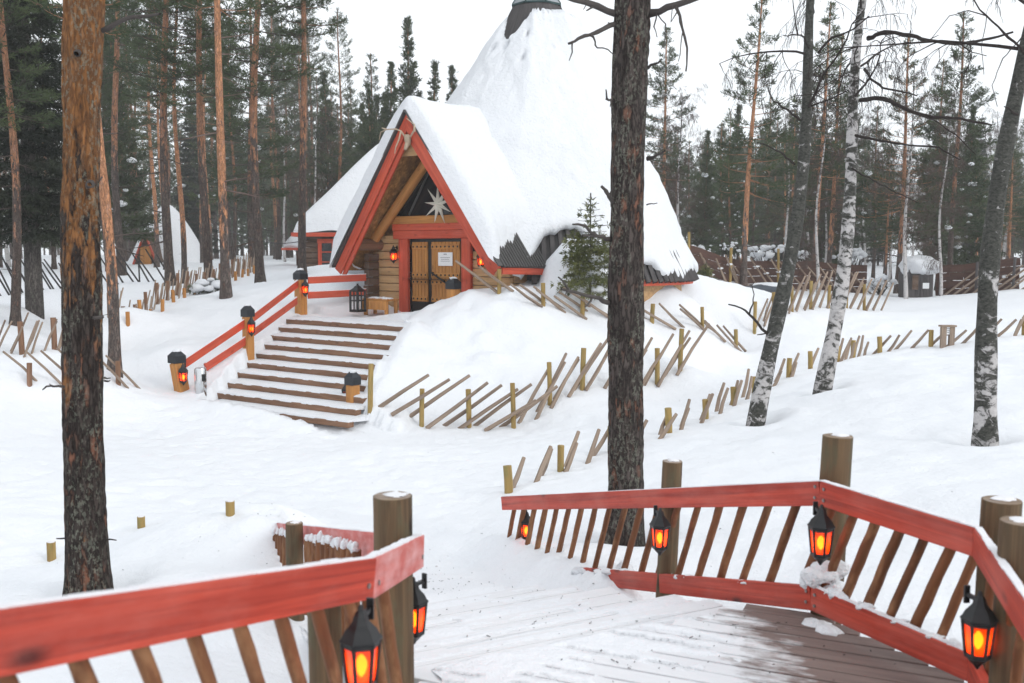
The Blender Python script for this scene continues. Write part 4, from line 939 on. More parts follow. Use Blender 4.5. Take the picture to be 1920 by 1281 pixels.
# lantern and little bench on the porch
p = at(671, 585, 24.35); 
fl = thing("floor_lantern", "tall black candle lantern standing on the snowy porch beside the bench", "lantern", p); hh = at(671, 532, 24.35).z - p.z
b = MB(); w = .125; b.box(p + Z_ * .03, 2 * w + .04, 2 * w + .04, .06, -AL); b.box(p + Z_ * (hh * .74), 2 * w + .04, 2 * w + .04, .03, -AL)
rot = Matrix.Rotation(-AL, 3, 'Z')
for x, y in ((-w, -w), (w, -w), (w, w), (-w, w), (0, -w), (0, w), (-w, 0), (w, 0)):
    q = p + rot @ Vector((x, y, 0)); k_ = .05 if x and y else .028; b.beam(q + Z_ * .05, q + Z_ * hh * .74, k_, k_)
for zz in (.4, .58):
    for k in range(4):
        c_ = [(-w, -w), (w, -w), (w, w), (-w, w)]; q0 = p + rot @ Vector((*c_[k], 0)); q1 = p + rot @ Vector((*c_[(k + 1) % 4], 0)); b.beam(q0 + Z_ * hh * zz, q1 + Z_ * hh * zz, .024, .024)
b.build("frame", M['black'], fl)
b = MB(); b.lathe([(w * 1.6, hh * .755), (w * .75, hh * .86), (w * .6, hh * .90), (.03, hh * .94), (.02, hh * .97), (.03, hh)], 4, p, math.pi / 4 - AL); b.build("roof", M['black'], fl)
b = MB(); b.lathe([(.05, .06), (.05, .22), (.01, .225)], 12, p); b.build("candle", M['paper'], fl, True, 40)
p = at(714, 583, 24.55); p.z = 1.62
bc = thing("wooden_bench", "small rough orange-brown wooden bench with snow on its seat, by the door", "bench", p)
def bp(x, y, z): return p + rot @ Vector((x, y, 0)) + Z_ * z
b = MB()
for y in (-.15, .0, .15): b.beam(bp(-.42, y, .38), bp(.42, y, .38), .14, .05)
for i in range(7): x = -.36 + i * .12; b.beam(bp(x, -.22, .14), bp(x, -.22, .36), .11, .03, (0, 1, 0))
b.build("seat", M['orange'], bc, True, None, .008)
for x in (-.36, .36):
    for y in (-.16, .16): b = MB(); b.beam(bp(x, y, -.05), bp(x, y, .36), .09, .09); b.build("leg", M['orange'], bc, True, None, .008)
clump(bc, [(bp(x, rng.uniform(-.1, .1), .41), .13, .12, .035) for x in (-.3, -.12, .08, .28)], "snow_cover")

# ------------------------------------------------------------------ small buildings behind
def cabin():
    c = at(718, 437, 41.0); zE = at(600, 437, 38.0).z; W = 3.05
    root = thing("log_cabin", "low log cabin with a red window under a snowy roof, left behind the porch", "cabin", (c.x, c.y, zE - 1.6))
    def q(x, y, z): return Vector((c.x + x, c.y + y, zE + z))
    b = MB(); z = -2.0
    while z < -.1:
        b.beam(q(-W + .35, -W + .45, z + .1), q(W - .35, -W + .45, z + .1), .16, .20); b.beam(q(-W + .42, -W + .5, z + .1), q(-W + .42, W - .5, z + .1), .16, .20); z += .21
    b.build("wall", M['logdark'], root, True, None, .03)
    w = MB(); xw = at(613, 460, c.y - W + .36).x - c.x; yy = -W + .34
    for dx in (-.27, .27): w.beam(q(xw + dx, yy, -1.55), q(xw + dx, yy, -.28), .14, .06, (0, 1, 0))
    for zz in (-.30, -1.50): w.beam(q(xw - .36, yy - .01, zz), q(xw + .36, yy - .01, zz), .07, .16)
    for zz in (-.72, -1.1): w.beam(q(xw - .22, yy, zz), q(xw + .22, yy, zz), .04, .04)
    wo_ = w.build("window_frame", M['redhut'], root)
    g = MB(); g.beam(q(xw, yy + .02, -.95), q(xw + .001, yy + .02, -.95), .03, 1.1); g.v = []; g.f = []; g.g = []
    g.box(q(xw, yy + .02, -.9), .5, .02, 1.15); o = g.build("pane", M['glass_dark'], wo_, False)
    for v in o.data.vertices: v.co = v.co - root.location
    b = MB(); b.add([q(-W, -W, .0), q(W, -W, .0), q(W, W, .0), q(-W, W, .0), q(0, 0, 3.45)], [(3, 2, 1, 0), (0, 1, 4), (1, 2, 4), (2, 3, 4), (3, 0, 4)]); b.build("roof", M['tile'], root)
    b = MB(); b.beam(q(-W, -W - .02, -.06), q(W, -W - .02, -.06), .05, .15); b.beam(q(-W - .02, -W, -.06), q(-W - .02, W, -.06), .05, .15); b.build("fascia", M['redhut'], root)
    n = 40; U = np.linspace(-1, 1, n); A, B = np.meshgrid(U, U); mx = np.maximum(np.abs(A), np.abs(B)); sm = (np.abs(A) ** 10 + np.abs(B) ** 10) ** .1
    Zs = 3.45 * (1 - np.sqrt(sm ** 2 + .004)) + .06 + .38 * np.sqrt(np.clip(1 - np.clip((mx - .88) / .12, 0, 1) ** 2, 0, 1)) + .05 * vnoise(A * 4, B * 4, 51)
    P = np.stack([A * (W + .03), B * (W + .03), Zs], -1).reshape(-1, 3) + np.array(q(0, 0, 0)) - np.array(root.location); ix = np.arange(n * n).reshape(n, n)
    npmesh("roof_snow", P, np.stack([ix[:-1, :-1], ix[:-1, 1:], ix[1:, 1:], ix[1:, :-1]], -1).reshape(-1, 4), M['snow2'], root, None, True)
cabin()
def shed():
    p = at(572, 500, 46); root = thing("small_shed", "little dark shed with a rounded snow roof at the cabin's left end", "shed", p); e = at(572, 468, 46).z - p.z
    b = MB(); b.box(p + Vector((.35, .9, e / 2 - .3)), 1.5, 1.8, e + .5); b.build("wall", M['logdark'], root)
    b = MB(); b.box(p + Vector((.45, -.02, e / 2 - .1)), .7, .06, e * .8); b.build("door", M['black'], root)  # black panel: shade inside the wall's dark opening, put in as colour
    b = MB(); b.box(p + Vector((.2, .7, e + .02)), 2.3, 2.6, .10); b.build("fascia", M['redhut'], root)
    b = MB(); b.blob(p + Vector((.2, .7, e + .05)), 1.25, 1.4, .85, .12, 1.2, 24, 14)
    b.v = [(x, y, max(z, p.z + e + .07)) for x, y, z in b.v]; b.build("roof_snow", M['snow2'], root, True, 180)
shed()
def tiny_hut():
    base = ground(285, 52); c = at(288, 490, 52); zb = H(c.x, c.y) - .2; top = at(292, 378, 52).z; Hh = top - zb
    root = thing("small_conical_hut", "small distant snow-covered hut with a red A-frame door among the pine trunks", "hut", (c.x, c.y, zb))
    n = 40; m = 26; V = []
    for i in range(m):
        f = i / (m - 1); z = zb + Hh * f; r = 1.95 * (1 - f) ** .8 + .0
        r = r + .28 * math.sqrt(max(0, 1 - f ** 6))
        for j in range(n):
            a = 2 * math.pi * j / n; k = 1 + .05 * mnoise.noise(Vector((math.cos(a) * 1.5, math.sin(a) * 1.5, z))); V.append((c.x + .1 + r * k * math.cos(a), c.y + 2 + r * k * math.sin(a), z))
    ix = np.arange(m * n).reshape(m, n); q = np.stack([ix[:-1], np.roll(ix[:-1], -1, 1), np.roll(ix[1:], -1, 1), ix[1:]], -1).reshape(-1, 4)
    npmesh("roof_snow", np.array(V) - np.array(root.location), q, M['snow2'], root, None, True)
    d = 50.8; A = at(271, 436, d); l = at(250, 496, d); r = at(293, 492, d)
    b = MB(); b.beam(A, l, .07, .16, (0, -1, 0)); b.beam(A, r, .07, .16, (0, -1, 0)); b.build("barge_board", M['redhut'], root)
    b = MB(); a1 = A + Z_ * -.12; b.add([l + Y_ * .1, r + Y_ * .1, a1 + Y_ * .1, l + Y_ * 2.2, r + Y_ * 2.2, a1 + Y_ * 2.2], [(0, 1, 2), (5, 4, 3), (0, 2, 5, 3), (2, 1, 4, 5), (0, 3, 4, 1)]); b.build("porch", M['logdark'], root)
    b = MB(); q0 = at(264, 494, d); q1 = at(284, 494, d); h_ = at(264, 462, d).z - q0.z; b.beam((q0 + q1) / 2 + Z_ * -.1, (q0 + q1) / 2 + Z_ * h_, q1.x - q0.x, .06, (0, 1, 0)); b.build("door", M['orange'], root)
tiny_hut()
def outhouse():
    p = at(1725, 553, 38.5); p.z = H(p.x, p.y) - .3; zt = at(1725, 508, 38.5).z
    root = thing("outhouse", "narrow grey board outhouse with a thick snow cap by the far fence", "outhouse", p)
    b = MB(); w = .95
    for i in range(8): b.beam(p + Vector((-w / 2 + (i + .5) * w / 8, 0, 0)), Vector((p.x - w / 2 + (i + .5) * w / 8, p.y, zt + .04 - .16 * i / 8)), w / 8 - .01, .05, (0, 1, 0))
    for s in (-1, 1): b.beam(p + Vector((s * w / 2, .45, 0)), Vector((p.x + s * w / 2, p.y + .45, zt - .05)), .04, .9, (0, 1, 0))
    b.build("wall", M['greyboard'], root)
    b = MB(); b.blob(Vector((p.x + .05, p.y + .3, zt + .18)), .72, .75, .38, .35, 1.6, 20, 12); b.build("snow_cap", M['snow2'], root, True, 180)
    b = MB(); q = at(1736, 536, 38.3); b.box(q, .24, .03, .22); b.build("sign", M['paper'], root)
    b = MB(); q = at(1716, 530, 38.3); b.box(q, .22, .06, .55); b.build("door", M['logdark'], root)
outhouse()
def sledge():
    p = at(1440, 545, 36.5); root = thing("covered_sledge", "dark snow-topped bundle lying in the snow before the brown fence", "sledge", p)
    b = MB(); b.blob(p + Z_ * .02, .95, .4, .24, .2, 1.2, 20, 12); b.build("body", M['tarp'], root, True, 180)
    b = MB(); b.blob(p + Vector((.1, .05, .16)), .72, .36, .13, .3, 1.6, 18, 10); b.build("snow_cover", M['snow2'], root, True, 180)
sledge()
def signbox():
    p = on(1776, 651); root = thing("notice_post", "squat wooden notice box with a white sheet, standing at the field fence", "sign", p); d = p.y; u = 1 / F * d
    b = MB()
    for dx in (-8, 7): b.beam(p + Vector((dx * u, 0, -.2)), p + Vector((dx * u * 1.05, 0, 36 * u)), 9 * u, .10)
    b.box(p + Vector((0, .02, 38 * u)), 28 * u, .2, 3.2 * u); b.box(p + Vector((0, .06, 28 * u)), 18 * u, .03, 17 * u); b.build("frame", M['pole'], root)
    b = MB(); b.box(p + Vector((-1 * u, -.02, 29 * u)), 14 * u, .012, 14 * u); o = b.build("sheet", M['paper'], root)
    b = MB()
    for i, w in enumerate((9, 10, 6)): b.box(p + Vector((-1 * u, -.03, (33 - i * 3.4) * u)), w * u, .006, .9 * u)
    b.build("print_line", M['ink'], root)
signbox()
def heartsign():
    p = at(1270, 530, 33); root = thing("heart_sign", "white square sign with a red heart-shaped mark on the slat fence beside the cone", "sign", p); u = 33 / F
    b = MB(); b.box(p, 23 * u, .03, 30 * u); b.build("board", M['paper'], root)
    b = MB(); b.prism([(0, -7 * u), (5 * u, 0), (4.6 * u, 4 * u), (2.4 * u, 5.4 * u), (0, 3.4 * u), (-2.4 * u, 5.4 * u), (-4.6 * u, 4 * u), (-5 * u, 0)], p + Y_ * -.03, X_, Z_, Y_, .012); b.build("heart", M['redink'], root)
    b = MB(); b.beam(p + Z_ * -1.0, p + Z_ * -.2, .05, .05); b.build("post", M['pole'], root)
heartsign()

# ------------------------------------------------------------------ fences of slanted poles
def polyline(ps):
    seg = [0]; 
    for a, b in zip(ps, ps[1:]): seg.append(seg[-1] + (flat(b) - flat(a)).length)
    def f(s):
        s = max(0, min(seg[-1], s)); i = max(k for k in range(len(ps) - 1) if seg[k] <= s + 1e-9)
        d = flat(ps[i + 1] - ps[i]).normalized(); p = flat(ps[i]) + d * (s - seg[i]); return p, d
    return f, seg[-1]
def fence(label, ps, post_s, ph, pole_sp, plen, lean, group, pr=.050, rr_=.033, matp='stake', matr='pole', z0=-.15, double=0.0, jitter=.1, skip=(), polez=0.0, name="pole_fence", cat="fence", from_s=None, snowp=0.0):
    """posts every post_s metres (or at the listed distances) and slanted poles leaning along the fence; lean<0 leans back"""
    f, L = polyline(ps); p0 = f(0)[0]; root = thing(name, label, cat, (p0.x, p0.y, H(p0.x, p0.y)), group)
    sp = post_s if isinstance(post_s, list) else [i * post_s for i in range(int(L / post_s) + 1)]
    for s in sp:
        p, d = f(s); z = H(p.x, p.y); h = ph * rng.uniform(.88, 1.12); t = Vector((rng.uniform(-.03, .03), rng.uniform(-.03, .03), 0))
        b = MB(); b.tube([Vector((p.x, p.y, z - .3)), Vector((p.x, p.y, z + h * .5)) + t * .5, Vector((p.x, p.y, z + h)) + t], pr * rng.uniform(.9, 1.1), 9, True, .05); b.build("post", M[matp], root, True, 50)
    s = rng.uniform(0, pole_sp * .5)
    k = 0
    while s < L:
        p, d = f(s); z = H(p.x, p.y); n = Vector((d.y, -d.x, 0)) * ((pr + rr_) * (1 if k % 2 else -1)); l = plen * rng.uniform(.78, 1.18); a = lean * rng.uniform(.92, 1.08)
        dv = Vector((d.x * math.cos(a), d.y * math.cos(a), abs(math.sin(a)))) if lean > 0 else Vector((-d.x * math.cos(a), -d.y * math.cos(a), abs(math.sin(a))))
        q = Vector((p.x, p.y, z + z0 + polez)) + n
        b = MB(); e = q + dv * l; mid = q.lerp(e, .5) + Vector((rng.uniform(-.02, .02), rng.uniform(-.02, .02), rng.uniform(-.02, .02)))
        b.tube([q, mid, e], [rr_ * 1.1, rr_, rr_ * .8], 7, True, .08); b.build("slanted_pole", M[matr], root, True, 50)
        if rng.random() < snowp:
            c = MB(); m_ = q.lerp(e, rng.uniform(.4, .8)); c.blob(m_ + Z_ * rr_, .12, .05, .04, .4, 2, 8, 6); c.build("snow_clump", M['snow2'], root, True, 180)
        s += .80 * pole_sp * rng.uniform(1 - jitter * 1.6, 1 + jitter * 1.6); k += 1
    return root
FG = "slanted pole fences of the village"
def G(*pp): return [on(*p) for p in pp]
def gd(*pp): return [ground(*p) for p in pp]
fr_ = G((694, 795), (790, 800), (880, 803), (966, 805))
fence("knee-high fence of slanted grey poles in front of the snow mound, facing the viewer", fr_, [0, (flat(fr_[1]) - flat(fr_[0])).length, (flat(fr_[2]) - flat(fr_[0])).length, (flat(fr_[3]) - flat(fr_[0])).length - .02], .76, .36, 1.28, .60, FG, rr_=.037, z0=-.02)
p_ = [fr_[3] + Vector((.05, .05, 0))] + gd((1032, 18.9), (1092, 19.5), (1150, 20.1), (1234, 21.0), (1276, 21.4))
sg_ = [0]
for a, b in zip(p_, p_[1:]): sg_.append(sg_[-1] + (flat(b) - flat(a)).length)
fence("fence of steep slanted poles round the mound's right side, behind the big pine", p_, sg_[1:], .82, .34, 1.30, .80, FG, rr_=.036, z0=-.02)
p_ = G((936, 556), (1012, 572), (1072, 588), (1140, 606), (1190, 622))
fence("fence of poles slanting down to the right on the mound crest, below the hut's eave", p_, 1.0, .50, .36, 1.15, -.60, FG, z0=-.06, matr='pole')
p_ = G((1222, 605), (1290, 622), (1350, 636), (1412, 652))
fence("sparse poles slanting down to the right, between the big pine and leaning birch", p_, 1.6, .50, .62, 1.35, -.55, FG, z0=-.05)
p_ = gd((1415, 27.3), (1480, 28.5), (1560, 30), (1648, 31.5))
fence("close fence of steep slanted poles behind the two birches, ending in the open snow", p_, .95, .78, .26, 1.15, .95, FG, z0=.0, rr_=.03)
p_ = G((955, 925), (1030, 893), (1105, 862), (1232, 823), (1290, 800), (1338, 780), (1382, 757), (1422, 735), (1457, 717), (1490, 703))
fence("long low row of yellow stakes and short slanted sticks along the edge of the field", p_, 1.36, .36, .45, .62, .85, FG, pr=.052, rr_=.034, z0=-.08)
p_ = G((1520, 692), (1575, 678), (1615, 668), (1655, 662), (1690, 655), (1725, 652), (1800, 646), (1850, 637), (1890, 632), (1925, 628))
fence("low row of stakes and short sticks on the far field edge beside the notice box", p_, 1.2, .40, .42, .66, .85, FG, pr=.052, rr_=.034, z0=-.06)
p_ = gd((206, 23.6), (300, 27.2), (400, 32), (480, 38))
fence("double row of thin leaning poles with brown posts below the pine trunks, upper row", p_, .85, .58, .26, .80, 1.05, FG, rr_=.021, matp='step', z0=-.05)
p_ = gd((215, 22.6), (300, 26.0), (400, 30.6), (484, 36.5))
fence("line of short orange stakes in the snow just below the thin leaning poles", p_, .9, .30, 3.0, .5, .95, FG, rr_=.02, matp='orange', z0=-.05)
p_ = gd((-25, 19.4), (57, 18.9), (120, 19.9))
fence("broken fence of pale tipped poles at the far left edge of the snow", p_, .95, .60, .27, .85, 1.0, FG, rr_=.021, matp='step', z0=-.05)
p_ = gd((50, 18.25), (125, 18.6), (200, 19.1), (290, 19.8))
fence("low fence of poles slanting down to the right, passing behind the near orange pine", p_, 1.6, .45, .42, 1.0, -.78, FG, rr_=.024, matp='step', z0=-.05)
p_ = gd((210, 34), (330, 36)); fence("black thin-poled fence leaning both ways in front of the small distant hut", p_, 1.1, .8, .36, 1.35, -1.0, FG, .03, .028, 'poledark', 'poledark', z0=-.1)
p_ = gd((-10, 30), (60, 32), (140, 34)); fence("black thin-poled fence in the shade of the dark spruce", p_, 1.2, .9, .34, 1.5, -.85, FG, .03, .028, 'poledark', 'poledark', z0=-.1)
p_ = gd((1290, 35), (1400, 38.5), (1500, 40), (1600, 40.5), (1640, 40.5))
bf = thing("board_fence", "long dark reddish-brown board fence at the edge of the forest, beyond the snowfield", "fence", p_[0])
b = MB(); f_, L_ = polyline([p + Y_ * .5 for p in p_]); s = 0
while s < L_ - .3:
    a, d = f_(s); c, d = f_(s + .5); z = H(a.x, a.y)
    for k in range(4): b.beam(Vector((a.x, a.y, z + .1 + k * .30)), Vector((c.x, c.y, H(c.x, c.y) + .1 + k * .30)), .03, .28)
    s += .5
b.build("board", M['brownboard'], bf)
fence("tall fence of slanted grey rails and yellow posts in front of the brown board fence", p_, 3.1, 1.5, .62, 1.75, -.82, FG, .05, .035, 'stake', 'pole', z0=-.1, snowp=.35)
p_ = gd((1760, 39.5), (1830, 39), (1925, 38))
bf = thing("board_fence", "dark brown board fence at the far right, behind the thick dark birch", "fence", p_[0])
b = MB(); f_, L_ = polyline([p + Y_ * .4 for p in p_]); s = 0
while s < L_ - .3:
    a, d = f_(s); c, d = f_(s + .5)
    for k in range(4): b.beam(Vector((a.x, a.y, H(a.x, a.y) + .1 + k * .32)), Vector((c.x, c.y, H(c.x, c.y) + .1 + k * .32)), .03, .30)
    s += .5
b.build("board", M['brownboard'], bf)
fence("fence of grey rails slanting up to the right, behind the thickest dark birch", p_, 1.3, 1.35, .42, 1.7, .72, FG, .05, .04, 'greyboard', 'pole', z0=-.1, snowp=.2)
for px, py, h, lab in ((97, 1050, .17, "short yellow stake in the left snowbank, nearest the orange pine's foot"), (265, 990, .12, "short stake on the left snowbank, midway between the pine and the red rail"), (432, 967, .12, "short stake on the snowbank crest, above the half buried red railing")):
    p = on(px, py); t = thing("short_stake", lab, "stake", p, "stakes in the left snowbank"); b = MB(); b.tube([p - Z_ * .2, p + Z_ * h], .042, 12, True, .05); b.build("stake_body", M['stake'], t, True, 50)
    b = MB(); b.lathe([(.036, 0), (.034, .008), (.01, .012)], 10, (p.x, p.y, p.z + h)); b.build("snow_cap", M['frost'], t, True)

# ------------------------------------------------------------------ trees
class Limbs:
    """bark tubes collected fast; grain.x carries the height above the root"""
    def __init__(s): s.V = []; s.F = []; s.Gr = []; s.n = 0
    def tube(s, pts, rads, n, hz=99.0):
        P = np.array(pts, float); Rr = np.array(rads, float); m = len(P)
        T = np.gradient(P, axis=0); T /= np.linalg.norm(T, axis=1)[:, None] + 1e-9
        ref = np.array([1., 0, 0]) if abs(T[0, 0]) < .8 else np.array([0, 1., 0])
        A = ref - T * (T @ ref)[:, None]; A /= np.linalg.norm(A, axis=1)[:, None] + 1e-9; B = np.cross(T, A)
        th = 2 * np.pi * np.arange(n) / n
        ring = P[:, None] + Rr[:, None, None] * (A[:, None] * np.cos(th)[None, :, None] + B[:, None] * np.sin(th)[None, :, None])
        ix = s.n + np.arange(m * n).reshape(m, n)
        s.F.append(np.stack([ix[:-1], np.roll(ix[:-1], -1, 1), np.roll(ix[1:], -1, 1), ix[1:]], -1).reshape(-1, 4))
        g = np.stack([np.minimum(np.repeat(P[:, 2], n).reshape(m, n), hz), np.cos(th)[None] * Rr[:, None] + 7.0, np.sin(th)[None] * Rr[:, None]], -1)
        s.V.append(ring.reshape(-1, 3)); s.Gr.append(g.reshape(-1, 3)); s.n += m * n
    def mesh(s, name, mat, parent, smooth=True):
        return npmesh(name, np.concatenate(s.V), np.concatenate(s.F), mat, parent, np.concatenate(s.Gr), smooth)
    def arrays(s): return np.concatenate(s.V), np.concatenate(s.F), np.concatenate(s.Gr)
def blades(P, D, K, length, width, spread, seed, shade=None):
    """K thin needle blades at each point P pointing roughly along D"""
    r = np.random.default_rng(seed); N = len(P); P = np.repeat(np.asarray(P, float), K, 0); D = np.repeat(np.asarray(D, float), K, 0)
    d = D + r.normal(0, spread, (N * K, 3)); d /= np.linalg.norm(d, axis=1)[:, None] + 1e-9
    s = np.cross(d, r.normal(0, 1, (N * K, 3))); s /= np.linalg.norm(s, axis=1)[:, None] + 1e-9
    L = length * r.uniform(.65, 1.25, (N * K, 1)); w = width * r.uniform(.7, 1.3, (N * K, 1)); o = r.normal(0, length * .16, (N * K, 3))
    b = P + o; V = np.stack([b - s * w * .5, b + d * L * .55 + s * w * .0 - s * w * .6, b + d * L, b + d * L * .5 + s * w * .6], 1).reshape(-1, 3)
    F_ = np.arange(len(V)).reshape(-1, 4)
    sh = np.repeat(r.uniform(0, 1, N) if shade is None else np.asarray(shade), K * 4); g = np.stack([sh, sh * 0, sh * 0], -1)
    return V, F_, g
def rot_about(v, ax, a): return Matrix.Rotation(a, 3, ax) @ v
def pine_geo(seed, Hh, cb, R, r0, style="tall", dens=1.0, dead=1.0, sides=12):
    """Scots pine: bare flaky trunk with dead stubs, an open crown of up-curving limbs carrying needle tufts"""
    q = random.Random(seed); lb = Limbs(); ph = q.uniform(0, 6); sway = q.uniform(.06, .16)
    def stem(z): return Vector((sway * math.sin(z * .45 + ph) - sway * math.sin(ph), sway * math.sin(z * .37 + ph * 2) - sway * math.sin(ph * 2), z))
    def rad(z): return max(.012, r0 * (1.0 - .80 * (z / Hh) ** .9) * (1 + .35 * math.exp(-z / .35)))
    zs = [-.4] + [Hh * i / 34 for i in range(35)]
    lb.tube([stem(z) for z in zs], [rad(max(0, z)) * (1 + .04 * math.sin(z * 3.1 + ph)) for z in zs], sides)
    TP, TD, TS = [], [], []
    def limb(z, az, L, el, droop, live):
        p = stem(z); d = Vector((math.cos(az) * math.cos(el), math.sin(az) * math.cos(el), math.sin(el))); pts = [p.copy()]; k = 5
        for i in range(k):
            t = i / k; d2 = d + Vector((q.uniform(-.16, .16), q.uniform(-.16, .16), (droop + (.55 if live else .1) * t * t))); d2.normalize(); p = p + d2 * (L / k); pts.append(p.copy()); d = (d * .7 + d2 * .3).normalized()
        rb = max(.006, rad(z) * .20 * min(1.3, L / 1.4 + .3)); lb.tube(pts, [rb * (1 - .8 * i / k) for i in range(k + 1)], 4, 3.2 if live else 1.0)
        return pts
    nd = int((cb - 1.0) / .42 * dead)
    for i in range(nd):                                # dead stubs and bare twigs on the lower trunk
        z = q.uniform(1.2, cb); L = q.uniform(.15, .5) if q.random() < .55 else q.uniform(.6, 1.5) * (1 if style != "tall" else 1.1); az = q.uniform(0, 6.28)
        pts = limb(z, az, L, q.uniform(-.25, .35), q.uniform(-.2, .05), False)
        if L > .6:
            for _ in range(4):
                a = q.choice(pts[2:]); d = Vector((math.cos(az + q.uniform(-1, 1)), math.sin(az + q.uniform(-1, 1)), q.uniform(-.5, .3))); lb.tube([a, a + d * L * .22, a + d * L * .4 + Vector((0, 0, -.04))], [.006, .004, .003], 3, 1.0)
    z = cb; top = Hh - .15
    while z < top:
        t = (z - cb) / (Hh - cb)
        prof = {"tall": (1 - t) ** .55 * (.62 + .5 * min(1, t * 3)), "cone": (1 - t) ** .85 + .05, "young": (1 - t) ** .95 + .04}[style]
        n = q.choice((3, 4, 4, 5)) if style != "young" else q.choice((5, 6)); a0 = q.uniform(0, 6.28)
        for k in range(n):
            if q.random() > dens: continue
            az = a0 + 6.28 * k / n + q.uniform(-.4, .4); L = max(.16, R * prof * q.uniform(.6, 1.18)); el = (-.12 + .95 * t) + q.uniform(-.15, .15)
            zz = z + q.uniform(-.12, .12); pts = limb(zz, az, L, el, -.05 if style != "young" else .03, True); sh = q.uniform(0, 1)
            m = len(pts) - 1; st = .30 if style != "young" else .15
            f = st
            while f <= 1.001:
                i = min(m - 1, int(f * m)); a = pts[i].lerp(pts[i + 1], f * m - i); ax = (pts[i + 1] - pts[i]).normalized()
                if f > .45 or style == "young": TP.append(a); TD.append(ax); TS.append(sh)
                for sd in (-1, 1):
                    tl = L * (.16 + .34 * (1 - f)) * q.uniform(.6, 1.2) + .10; dv = rot_about(ax, Vector((0, 0, 1)), sd * q.uniform(.6, 1.05)); dv = (dv + Vector((0, 0, q.uniform(-.05, .45)))).normalized()
                    e = a + dv * tl
                    lb.tube([a, a.lerp(e, .5) + Vector((0, 0, -.01)), e], [.009, .007, .004], 3, 2.0)
                    j = .45 if style != "young" else .3
                    while j <= 1.01: TP.append(a + dv * tl * j); TD.append(dv); TS.append(min(1, max(0, sh + q.uniform(-.2, .2)))); j += max(.18, .16 / tl)
                f += max(.11, .22 / L)
            TP.append(pts[-1]); TD.append((pts[-1] - pts[-2]).normalized()); TS.append(sh)
        z += q.uniform(.26, .44) * (1.0 if style != "young" else .75) * (1 + .4 * (1 - t) * (style == "tall"))
    p = stem(Hh - .1)
    for _ in range(6): TP.append(p + Vector((0, 0, q.uniform(-.5, .1)))); TD.append(Vector((0, 0, 1))); TS.append(.6)
    return lb, np.array([tuple(v) for v in TP]), np.array([tuple(v) for v in TD]), np.array(TS)
def spruce_geo(seed, Hh, cb, R, r0, dens=1.0):
    q = random.Random(seed); lb = Limbs(); zs = [-.4] + [Hh * i / 26 for i in range(27)]
    lb.tube([Vector((0, 0, z)) for z in zs], [max(.015, r0 * (1 - .9 * max(0, z) / Hh)) for z in zs], 12)
    TP, TD, TS = [], [], []; z = cb
    while z < Hh - .1:
        t = z / Hh; n = q.choice((5, 6, 6, 7)); a0 = q.uniform(0, 6.28)
        for k in range(n):
            if q.random() > dens: continue
            az = a0 + 6.28 * k / n + q.uniform(-.3, .3); L = max(.12, R * (1 - t) ** .8 * q.uniform(.7, 1.15)); out = Vector((math.cos(az), math.sin(az), 0)); m = 6; pts = []
            for i in range(m + 1):
                f = i / m; pts.append(Vector((0, 0, z)) + out * (L * f) + Vector((0, 0, L * (.10 * f - .55 * f * f + .30 * f ** 3) * (1.1 - t) + .3 * L * f * t)))
            lb.tube(pts, [max(.005, r0 * .13 * (1 - .85 * i / m)) for i in range(m + 1)], 4); sh = q.uniform(0, 1)
            f = .18
            while f <= 1.0:
                i = min(m - 1, int(f * m)); a = pts[i].lerp(pts[i + 1], f * m - i); ax = (pts[i + 1] - pts[i]).normalized()
                TP.append(a); TD.append(ax); TS.append(sh)
                for sd in (-1, 1):
                    dv = (rot_about(ax, Vector((0, 0, 1)), sd * q.uniform(.55, .95)) + Vector((0, 0, q.uniform(-.55, -.05)))).normalized(); tl = (L * (.15 + .30 * (1 - f)) + .08) * q.uniform(.7, 1.2); j = .25
                    while j <= 1.0: TP.append(a + dv * tl * j); TD.append(dv); TS.append(min(1, max(0, sh + q.uniform(-.25, .25)))); j += .15 / max(.15, tl)
                f += max(.06, .15 / L)
        z += q.uniform(.22, .36) * min(1, max(.38, Hh / 8))
    TP.append(Vector((0, 0, Hh))); TD.append(Vector((0, 0, 1))); TS.append(.5)
    return lb, np.array([tuple(v) for v in TP]), np.array([tuple(v) for v in TD]), np.array(TS)
